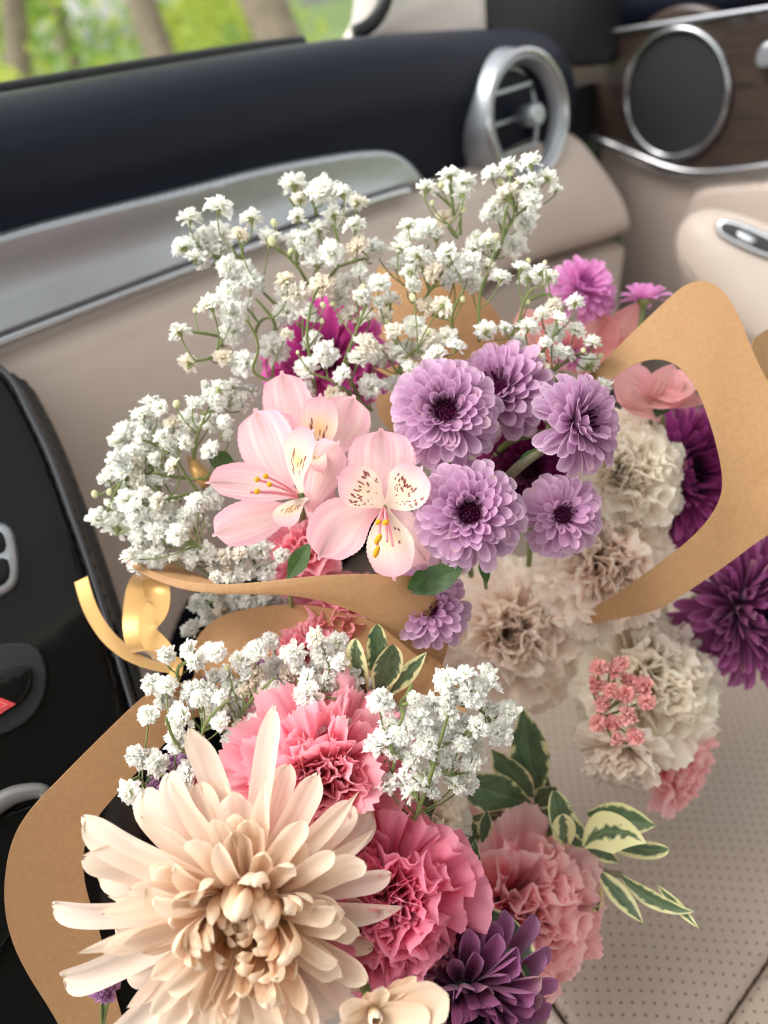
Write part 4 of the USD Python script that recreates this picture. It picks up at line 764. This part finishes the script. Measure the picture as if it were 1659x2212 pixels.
def strip(parent, name, top, bot, dt, db, n=60, m=12, belly=.0):
    T = spline([P(u, v, d) for (u, v), d in zip(top, dt)], n); B = spline([P(u, v, d) for (u, v), d in zip(bot, db)], n); k = np.linspace(0, 1, m)[None, :, None]
    nn = np.cross(np.gradient(T, axis=0), B-T); nn /= np.linalg.norm(nn, axis=1, keepdims=True)+1e-12
    sg = np.sign((nn @ -FW))[:, None]; nn = nn*np.where(sg == 0, 1, sg)
    v = (T[:, None]*(1-k)+B[:, None]*k+nn[:, None]*belly*4*k*(1-k)).reshape(-1, 3); f = grid_faces(n, m)
    q, f = skirt(v, f, np.repeat(-nn, m, 0)*.0004)
    return obj(name, (q, f), kraft, parent, smooth=35)
strip(wr1, 'front_flap', [(284, 1207), (322, 1232), (380, 1252), (440, 1262), (520, 1262), (620, 1252), (720, 1243), (820, 1242), (900, 1246), (980, 1256)], [(284, 1210), (318, 1238), (372, 1258), (435, 1270), (520, 1276), (620, 1284), (720, 1306), (810, 1345), (880, 1400), (950, 1450)],
      [.365, .35, .338, .331, .327, .324, .324, .327, .334, .35], [.366, .352, .341, .335, .332, .332, .335, .342, .352, .366], belly=.003)
strip(wr1, 'inner_fold', [(284, 1205), (300, 1197), (340, 1200), (390, 1222), (450, 1252)], [(284, 1208), (318, 1234), (375, 1254), (430, 1262), (470, 1266)], [.366, .375, .38, .375, .36], [.3655, .351, .339, .333, .33])
wr2 = thing('paper_wrap', 'tan paper wrap with handle cut-out around the lower left bouquet', 'paper wrap', P(60, 1900, .31))
sheet(wr2, 'handle_panel', [(360, 1470), (300, 1512), (220, 1590), (150, 1660), (60, 1752), (22, 1822), (7, 1915), (14, 2000), (46, 2085), (130, 2214), (180, 2330), (700, 2330), (700, 1900), (480, 1480)],
      lambda u, v: .318+.014*np.clip((v-1500)/700, 0, 1.2)+.035*((u-40)/400), [(370, 1590), (250, 1716), (192, 1788), (178, 1850), (184, 1920), (212, 2000), (240, 2110), (280, 2260), (520, 2280), (620, 2000), (520, 1620), (440, 1530)])
strip(wr2, 'back_flap', [(404, 1420), (430, 1372), (470, 1336), (540, 1314), (640, 1306), (760, 1326), (860, 1368), (950, 1432), (1000, 1500)], [(380, 1480), (400, 1480), (440, 1485), (520, 1490), (620, 1490), (740, 1500), (850, 1520), (930, 1560), (980, 1610)],
      [.362, .366, .369, .37, .37, .368, .362, .352, .342], [.345, .347, .35, .352, .352, .352, .350, .346, .338], belly=-.006)
wr3 = thing('paper_wrap', 'sliver of darker paper wrap at the far right edge', 'paper wrap', P(1680, 780, .41))
sheet(wr3, 'side_panel', [(1610, 745), (1659, 708), (1760, 660), (1820, 760), (1800, 1000), (1690, 900)], lambda u, v: .405+.03*(u-1650)/150+0*v)

# ------------------------------------------------------------------ gold ribbon
rb = thing('gold_ribbon', 'gold satin ribbon with two curled tails tied to the paper wrap', 'ribbon', P(370, 1440, .35))
def ribbon(pts, w, nm, ups):
    n = 50; C = spline([P(*p) for p in pts], n); T = np.gradient(C, axis=0); T /= np.linalg.norm(T, axis=1, keepdims=True)
    U_ = spline([cdir(*u) for u in ups], n); U_ -= T*np.sum(U_*T, 1, keepdims=True); U_ /= np.linalg.norm(U_, axis=1, keepdims=True); s = np.linspace(-1, 1, 7)[None, :, None]
    Nn = np.cross(T, U_); W_ = np.interp(np.linspace(0, 1, n), np.linspace(0, 1, len(w)), w)[:, None, None]/2
    v = (C[:, None]+U_[:, None]*s*W_*1.25+Nn[:, None]*(s**2)*W_*.05).reshape(-1, 3)
    q, f = skirt(v, grid_faces(n, 7), np.repeat(Nn, 7, 0)*.0003); return obj(nm, (q, f), gold, rb, smooth=40)
ribbon([(176, 1252, .395), (190, 1300, .39), (222, 1360, .383), (272, 1408, .372), (322, 1434, .362), (372, 1446, .352)], [.0060, .0064, .0066, .006, .004, .003], 'tail', [(1, .35, .1), (1, .45, .1), (.8, .6, .2), (.5, .8, .3), (.2, 1, .3), (0, 1, .2)])
ribbon([(362, 1442, .354), (322, 1412, .366), (300, 1366, .375), (296, 1310, .38), (312, 1262, .378), (330, 1252, .374)], [.004, .009, .012, .0125, .012, .010], 'tail', [(.5, -.9, .3), (.8, -.6, .4), (1, -.3, .3), (1, .1, .2), (1, .3, .2), (1, 0, .5)])
ribbon([(330, 1250, .374), (340, 1275, .370), (344, 1310, .368), (322, 1345, .37), (330, 1385, .366), (366, 1420, .358), (374, 1446, .352)], [.008, .011, .011, .009, .011, .007, .003], 'tail', [(1, .2, -.6), (1, .1, .6), (1, -.3, .5), (1, .1, .7), (.8, .5, .3), (.6, .8, .2), (.3, 1, .2)])
ribbon([(355, 1428, .352), (385, 1438, .349), (378, 1462, .349), (352, 1478, .351)], [.004, .0055, .0055, .003], 'knot', [(0, 1, .3), (.5, .8, .3), (.9, .3, .3), (1, 0, .3)])
obj('tail', tube([P(405, 985, .375), P(420, 1005, .372), P(436, 1030, .37), (P(452, 1045, .37))], [.0006, .0034, .0044, .0045], 8, 16), gold, rb)

# ------------------------------------------------------------------ baby's breath
def floret_mesh(R, seed, full):
    r = np.random.default_rng(seed); ms, cs = [], []; k = 0
    for n, e, L in ((14, -4, 1.0), (13, 14, .97), (12, 32, .92), (10, 52, .83), (8, 72, .70)):
        for i in range(n):
            a = (i+r.uniform(-.25, .25))*2*np.pi/n+k; k += .4
            q, t, s_ = petal(5, 5, R*L*(1+r.normal(0, .10)), R*.46*L*(1+r.normal(0, .2)), math.radians(e+full)+r.normal(0, .26), r.normal(-.1, .5), r.normal(-.2, .6), r.normal(0, .4), 'obov', .14, R*.07, 1.3, seed*50+i+n, notch=.24)
            q = rz(q+[R*.05, 0, -R*.25], a); ms.append((q, grid_faces(5, 5))); cs.append(t)
    v, f = cat(ms); return v, f, np.concatenate(cs)
FM = [floret_mesh(1.0, 300+i, [0, 0, 6, 12, 18, 24][i % 6]) for i in range(12)]
sepal = [petal(4, 3, .62, .26, math.radians(62), -.2, .2, .7, 'point', .5)[0] for _ in range(1)][0]
CAL = cat([(rz(sepal+[.06, 0, -.62], a), grid_faces(4, 3)) for a in np.arange(5)*2*np.pi/5]+[(lambda m: (m[0]+[0, 0, -.58], m[1]))(revolve([(.002, -.14), (.10, -.06), (.14, .05), (.10, .12)], 8))])
_s = trimesh.creation.icosphere(2, 1.0); BUD = np.asarray(_s.vertices)*[.8, .8, 1.0]; BUDF = np.asarray(_s.faces)
def spray(label, conv, florets, buds, stems, d0, dz, seed, size=1.0, more=0):
    r = np.random.default_rng(seed); nf = len(florets)
    for k in range(more):       # further florets half hidden behind the ones in front
        q = florets[int(r.integers(nf))]; florets = florets+[(q[0]+r.normal(0, .55)*q[2], q[1]+abs(r.normal(0, .4))*q[2], q[2]*r.uniform(.7, .95), 'h')]
    nodes, paths = [], []
    for st in stems:
        dd = d0(*conv(*st[0]))+.010; pts = [P(*conv(*q), dd-.006*i) for i, q in enumerate(st)]
        pp = spline(pts, 6*len(pts)); paths.append(pp); nodes += list(pp)
    root = paths[0][0] if paths else P(*conv(*florets[0][:2]), .4)
    t0 = thing('baby_breath_spray', label, 'flower spray', root, "sprays of white baby's breath")
    for pp in paths: obj('stem', tube(pp, np.linspace(.00095, .0006, len(pp)), 6), stemM, t0)
    nodes = np.array(nodes) if nodes else np.array([root])
    def pedicel(o, z, R):
        a = o-z*R*.7; g_ = a-UP*.012
        dist = np.linalg.norm(nodes-g_, axis=1); b = nodes[np.argmin(dist)]
        if np.linalg.norm(b-a) > .05: b = a-UP*.02+FW*.014+RT*r.uniform(-.006, .006)
        obj('pedicel', tube([a, (a+b)/2-z*R*.5, b], .00038, 5, 7), stemM, t0)
    for q in florets:
        x, y, D = q[:3]; code = q[3] if len(q) > 3 else ''
        u, v = conv(x, y); d = d0(u, v)+r.uniform(-dz, dz)+(.014 if code == 'h' else 0); R = D*conv.k*d/1659/2*1.26*size; o = P(u, v, d)
        if 'f' in code: z = cdir(r.normal(0, .22), r.normal(.12, .22), 1)
        elif 'u' in code: z = cdir(r.normal(.35 if 'R' in code else (-.35 if 'L' in code else 0), .3), 1, r.normal(.15, .2))
        elif 'b' in code: z = cdir(r.normal(0, .4), .8, -.55)
        else: z = cdir(r.normal(0, .55), r.normal(.55, .35), .75)
        cm = FM[r.integers(12)]; ang = r.uniform(0, 6.28); vv = rz(cm[0], ang)*R*[1.0, 1.0, .95]; z_ = nrm(z); x_ = nrm(np.cross(z_, [.3, .5, .8])); B = np.stack([x_, np.cross(z_, x_), z_])
        cream = r.choice([.15, .35, .6]) if 'c' in code else r.uniform(0, .10)
        c = mixc(mixc(S(226, 234, 190), S(240, 226, 196), [cream])[0], mixc(S(252, 252, 250), S(244, 230, 210), [cream])[0], cm[2]*2.2)
        f_ = obj('floret', (o+vv @ B, cm[1]), gypM, t0, True, c)
        obj('calyx', (o+(CAL[0]*R) @ B, CAL[1]), calM, f_)
        pedicel(o, z_, R)
    for x, y, D in buds:
        u, v = conv(x, y); d = d0(u, v)+r.uniform(-dz, dz); R = D*conv.k*d/1659/2; o = P(u, v, d); z_ = cdir(r.normal(0, .3), 1, r.normal(0, .3))
        m = place((BUD*R, BUDF), o, z_); b_ = obj('bud', m, budM, t0)
        obj('calyx', place((CAL[0]*R*1.25+[0, 0, R*.25], CAL[1]), o, z_), calM, b_)
        pedicel(o, z_, R)
class Conv:
    def __init__(s, x0, y0, k): s.x0, s.y0, s.k = x0, y0, k
    def __call__(s, x, y): return s.x0+x*s.k, s.y0+y*s.k
T1, T2, T3, T4, T5 = Conv(345, 345, .288), Conv(796.3, 312, .32), Conv(172.5, 783, .28), Conv(252.2, 1260.8, .32), Conv(663.6, 1314, .304)
def FL(s):
    out = []
    for w in s.split():
        a = w.split(','); out.append((float(a[0]), float(a[1]), float(a[2]))+((a[3],) if len(a) > 3 else ()))
    return out
f1 = FL("""1010,160,210,u 1220,215,220,f 1365,240,150,u 1490,300,140,uc 1050,290,120,cu 1025,410,130,u 1310,395,170,u 1195,500,150,u 1455,470,160,u 455,330,200,u 225,415,170,u 680,420,160,uR 440,565,215,f
605,550,130,cu 165,640,170,uL 270,715,160,u 320,540,90,c 835,585,190,u 1000,590,150 1090,610,150 510,800,170 630,840,170,f 710,900,180 520,975,190 1180,760,180,u 1290,690,180,f 1470,640,170,c 1590,660,170 935,890,140,cu 1010,985,190,c
1205,940,190,c 1400,910,140 1500,820,120 955,1140,180,f 370,1075,180,cu 540,1130,200,f 565,1285,210,f 140,1270,160,uL 230,1510,140,bc 470,1470,130,c 620,1520,200,f 865,1415,225,f 960,1300,110,c 1110,1150,160 1130,1340,150 1105,1555,170,f
1245,1455,180,f 1355,1600,140 1085,1740,150,f 1340,1800,140,fc 1580,1690,180,f 1400,1160,170,c 1340,1020,160,c 1520,1020,140 1550,1180,130,c 1560,1380,180,c 1500,1480,150,c 1640,1480,140,c 1600,930,120 640,1070,110 1640,1070,100 1290,1760,130,c""")
b1 = FL("858,475,65 840,610,75 985,695,65 1225,1090,50 1295,1080,50 1215,1210,50 1580,895,60 1525,955,55 1485,1070,55 1035,1445,35 270,1130,50 1480,510,60")
s1 = [[(1080, 1860), (845, 1670), (700, 1580), (735, 1450), (715, 1310), (650, 1200)], [(715, 1300), (760, 1210), (860, 1180)], [(845, 1660), (850, 1550)], [(1170, 1760), (1130, 1500), (1105, 1300), (1165, 1010), (1190, 960)], [(1100, 1280), (1030, 1230)], [(860, 1300), (860, 1230), (720, 1040)],
      [(870, 1085), (770, 990)], [(1110, 940), (1060, 840), (880, 660)], [(1030, 790), (1020, 660)], [(1250, 890), (1330, 810), (1345, 640), (1295, 480)], [(1330, 800), (1540, 740)], [(1130, 500), (1050, 400), (970, 290)], [(1170, 410), (1160, 340), (1060, 230)], [(460, 1330), (380, 1310), (215, 1290)],
      [(470, 1400), (455, 1370), (415, 1460), (270, 1510)], [(470, 740), (340, 690)], [(600, 770), (550, 670)], [(620, 770), (620, 620)], [(1590, 1880), (1490, 1800), (1290, 1660), (1130, 1600)], [(1500, 1790), (1440, 1660), (1400, 1500)], [(1300, 1750), (1390, 1500), (1550, 1090)]]
dtop = lambda u, v: .352+.030*np.clip((1250-v)/900, 0, 1)
spray("tall spray of white baby's breath rising at upper left before the silver trim", T1, f1, b1, s1, dtop, .012, 71, more=8)
f2 = FL("""395,290,140,u 545,195,140,u 655,240,150,u 625,335,120,b 265,535,110,u 380,565,170,f 505,490,130,c 455,620,120,u 820,185,130,u 950,130,130,u 1090,110,150,u 1100,240,150,u 1215,215,130,u 1265,300,90,u 930,335,180,cu 1100,370,150,f 860,435,150,f
790,470,110 1055,515,160,f 985,680,160,f 225,690,140,u 345,730,180,u 515,715,150,u 545,790,150,u 705,690,160,u 670,790,160,f 820,640,150,u 735,610,110,c 805,810,110,cu 895,890,130,uR 705,920,150,cf 535,920,120 420,850,130,c 190,800,120,u 280,850,110,b
300,950,130 130,1050,160,u 395,1080,130,c 510,1080,140,bc 310,1215,160,f 170,1240,130,c 175,1370,140,c 400,1310,150,c 530,1290,140,c 600,1360,130 440,1410,150,c 310,1390,130,c 170,1610,140,f 300,1510,130 85,930,150 100,1150,120,c""")
b2 = FL("430,395,45 490,275,55 635,435,55 885,250,55 960,195,50 1000,260,45 985,425,50 868,620,45 298,1035,60 635,1045,45 95,1490,50 120,1190,40 90,1370,40 405,1260,45")
s2 = [[(745, 1330), (745, 1200), (760, 980), (800, 870)], [(610, 1310), (560, 1200), (640, 990)], [(430, 1150), (560, 1190)], [(860, 770), (905, 640), (920, 480), (940, 420)], [(905, 640), (975, 500), (1050, 440)], [(800, 690), (860, 740)], [(600, 630), (540, 540)], [(620, 610), (620, 470)],
      [(575, 490), (570, 440), (545, 260)], [(570, 430), (460, 330)], [(340, 1130), (400, 1010), (500, 860)], [(340, 1130), (290, 970), (205, 850)], [(290, 970), (300, 820)], [(410, 980), (350, 810)], [(215, 1550), (260, 1430), (330, 1380)], [(260, 1430), (165, 1310)]]
spray("tall spray of white baby's breath reaching up to the air vent", T2, f2, b2, s2, dtop, .012, 72, more=8)
f2b = FL("""1030,830,120,u 1080,900,130,b 1150,850,120,u 1225,880,130,u 1395,1050,120,u 790,1245,140,b 925,1230,90,b 1085,1220,150,u 1285,1170,120,u 1170,1130,110,c 1240,1070,110,c 1265,1270,130 1290,1390,130 1410,1240,130,u 1515,1320,120,u 1485,1480,150,b
1020,1330,100 1150,1440,100,c 1170,1510,100,c 1180,1590,100 1600,1610,110 1350,1410,100,c 1200,1330,90 1130,1700,100 1090,1780,90,c 1220,1820,110""")
b2b = FL("1075,1065,40 1450,1390,45 1565,1430,45 1080,785,40 1190,800,40 1290,1105,50")
s2b = [[(1000, 1330), (1020, 1180), (1060, 1040), (1110, 970)], [(960, 1290), (1020, 1180)], [(1240, 1520), (1400, 1430), (1450, 1390)], [(1060, 1060), (1200, 1010), (1240, 1030)], [(1150, 1440), (1220, 1330), (1290, 1250)], [(1160, 1800), (1200, 1560), (1240, 1520)]]
spray("low sparse spray of white baby's breath beside the right paper panel", T2, f2b, b2b, s2b, lambda u, v: .365+0*u, .010, 73)
f3 = FL("""570,310,180,u 470,380,160,u 620,340,120 340,510,160 300,600,150 420,540,150 520,500,170 480,560,130 640,560,130 700,650,160,uR 710,450,110,c 830,440,160,f 890,295,140,u 1000,230,140,u 1090,190,150,u 1190,170,140,u 1060,300,150 1235,325,130,c 1270,260,100,c
1325,205,140,u 1020,465,150,f 1120,450,120 880,540,140,c 820,620,130,c 1000,680,150 290,740,150 400,690,150 530,660,140 590,740,110 430,800,150,c 330,820,140 220,880,150,u 430,900,130,c 600,910,200,u 710,790,130,c 370,940,140,b 370,1050,170 500,1000,110,c
240,1110,130,b 140,1190,170 430,1140,170,f 290,1260,200,b 460,1250,160,f 630,1140,160,cf 720,1070,110,c 590,1060,130,c 870,1070,150 930,1080,140,f 1030,1080,130,f 800,1190,170,f 700,1200,150 590,1300,160 750,1320,160,f 890,1320,150,cf 480,1390,150 580,1500,170,f
370,1480,140,uL 730,1490,100,u 850,1490,140,f 970,1450,140,c 1100,1480,130,c 940,1230,120,c 1385,1440,180,f 1265,1600,170,f 1430,1590,170,f 1555,1490,120 1150,1560,150,c 1220,1470,130,c 1030,1560,120 1050,1660,100 1150,1650,110 1000,1000,100 660,1400,120 530,1220,120 360,1160,120 780,560,90""")
s3 = [[(1000, 1100), (830, 890), (740, 730)], [(830, 890), (700, 880), (560, 850)], [(840, 900), (980, 890)], [(900, 1000), (740, 1040), (620, 1060)], [(740, 730), (600, 640), (480, 600)], [(880, 740), (900, 600), (960, 430)], [(950, 400), (1080, 330)], [(1100, 1700), (1030, 1540), (900, 1400)], [(560, 850), (430, 880), (330, 900)]]
spray("dense rounded spray of white baby's breath at left above the curled paper", T3, f3, FL("745,320,70 230,1000,60 115,1015,65"), s3, lambda u, v: .365-.012*np.clip((v-900)/300, 0, 1), .010, 74, more=34)
f3b = FL("640,55,110 550,140,130 615,215,120 515,290,120 705,110,100,c 790,110,130 890,130,110 1090,115,130,f 720,180,110,c 850,60,100 1000,90,100 950,150,90 820,190,100")
spray("small spray of baby's breath between the two curled paper edges", T4, f3b, [], [[(760, 260), (720, 160), (600, 120)]], lambda u, v: .377+0*u, .004, 75, more=10)
f4 = FL("""335,475,120 465,445,130 540,530,130 670,460,130,f 230,665,130 340,680,130 320,770,150 210,880,130 480,710,150 575,690,100 620,740,160 425,900,180,f 405,1060,160,f 135,1165,150,f 270,1220,150,f 70,1410,160,f 170,1460,140 350,1400,120 490,1250,140 450,1310,150
740,610,140 760,700,150 840,510,130 930,450,150 1030,390,130 870,715,110,c 950,640,130,c 1030,740,170,f 1060,560,160,f 1195,475,170,f 1325,360,140,c 1390,480,170,f 1500,400,150,f 1160,600,140,c 1270,640,140 1290,750,190,f 1420,680,160,f 1580,640,150 1580,780,170,f
1470,830,120 1375,935,190,f 1590,980,170,cf 930,840,130,f 820,850,140 700,830,130 620,880,120,c 690,930,130 930,940,160 820,960,110,c 760,1040,130 520,1040,120 1160,830,140 1060,880,130 1130,720,120 1190,880,110 1040,1000,110 560,1150,100 1340,560,110,c 1500,530,120 1640,880,110
880,600,110 1230,560,110 690,760,110 540,780,110 990,930,110 1250,850,110""")
s4 = [[(560, 1200), (600, 950), (760, 780)], [(760, 1050), (900, 800), (1060, 640)], [(1100, 950), (1250, 800), (1420, 720)], [(560, 1200), (420, 1100), (330, 900)], [(1350, 840), (1400, 770), (1480, 780)], [(410, 640), (420, 560), (640, 520)], [(380, 1500), (370, 1370), (300, 1290)], [(200, 1440), (150, 1310), (110, 1320)]]
spray("broad spray of white baby's breath behind the large cream bloom", T4, f4, FL("745,570,50 1350,840,30"), s4, lambda u, v: .338-.018*np.clip((v-1450)/250, 0, 1)+.004*np.sin(u/40), .007, 76, more=30)
f5 = FL("""530,660,180,f 590,810,150,b 975,510,170,f 1135,450,160,u 1300,510,170,uR 1165,610,200,f 1290,690,130,uR 1440,740,160,f 1370,890,180,f 1210,840,150 1115,810,140 890,690,180,f 770,790,180,f 1010,740,150 660,910,170,f 500,960,200 945,880,170,f 855,960,190,f 1060,900,140
1100,960,120 1010,1060,150,f 1150,1080,150 1220,1050,120,c 740,1060,150,f 840,1170,210,f 700,1260,110 560,1230,170,uL 750,1290,150,b 900,1290,130 1060,1230,180,uR 620,1010,130 1050,620,130 770,650,110 1000,640,120 680,1170,100 560,910,110 840,840,120 1150,1180,110,c""")
s5 = [[(760, 1500), (860, 1250), (930, 1000), (1000, 760)], [(740, 550), (700, 630), (660, 680), (680, 760), (650, 830)], [(1060, 515), (1110, 490)], [(1310, 820), (1240, 730), (1090, 690)], [(880, 1090), (1010, 1190)], [(930, 1000), (1100, 900), (1240, 850)], [(860, 1240), (700, 1100), (600, 1000)], [(600, 1190), (620, 1080)], [(660, 690), (780, 660)]]
spray("crisp compact spray of white baby's breath in front of the seat", T5, f5, [], s5, lambda u, v: .302+.010*np.clip((u-900)/200, 0, 1), .006, 77, more=8)

# ------------------------------------------------------------------ statice
def statice(label, pts, d, c0, c1, seed, cup=True):
    t0 = thing('statice_sprig', label, 'statice', P(*pts[0][:2], d)); r = np.random.default_rng(seed); base = P(pts[0][0], pts[0][1]+110, d+.015)
    for (u, v, D) in pts:
        cm = FM[r.integers(12)]; R = D/2*d/1659; dd = d+r.uniform(-.004, .004); o = P(u, v, dd); z = cdir(r.normal(-.2, .5), r.normal(.4, .4), .8); x_ = nrm(np.cross(z, [.3, .5, .8])); B = np.stack([x_, np.cross(z, x_), z])
        f_ = obj('floret', (o+(cm[0]*R*[1, 1, 1.25]) @ B, cm[1]), petalM, t0, True, mixc(c0, c1, cm[2]+r.normal(0, .1)))
        obj('calyx', (o+(CAL[0]*R) @ B, CAL[1]), calM, f_)
        obj('pedicel', tube([o-z*R*.6, (o+base)/2, base], .0006, 5, 6), stemM, t0)
statice('pink statice cluster resting in front of the large pale carnation', [(1290, 1440, 46), (1325, 1448, 46), (1285, 1480, 48), (1320, 1490, 44), (1352, 1500, 46), (1300, 1520, 44), (1290, 1560, 46), (1322, 1560, 46), (1358, 1545, 48), (1390, 1480, 50), (1372, 1590, 44), (1395, 1520, 46), (1355, 1470, 40), (1330, 1595, 40), (1345, 1430, 40)], .372, S(226, 146, 152), S(248, 196, 192), 81)
statice('lilac statice sprig peeking through the left baby breath', [(372, 1648, 42), (382, 1672, 40), (340, 1680, 44), (352, 1700, 40), (402, 1610, 36), (400, 1635, 36), (330, 1706, 34)], .335, S(176, 126, 170), S(210, 170, 208), 82)
statice('lilac statice sprig at the lower left edge of the cream bloom', [(222, 2118, 40), (215, 2145, 42), (236, 2098, 34), (232, 2150, 36), (240, 2125, 36)], .305, S(184, 130, 180), S(218, 172, 216), 83)
statice('lilac statice bits among the baby breath by the brown flap', [(440, 1470, 34), (565, 1435, 34), (535, 1450, 30), (600, 1465, 28), (380, 1512, 30), (495, 1550, 24), (725, 1440, 24)], .352, S(176, 126, 170), S(208, 166, 206), 84)
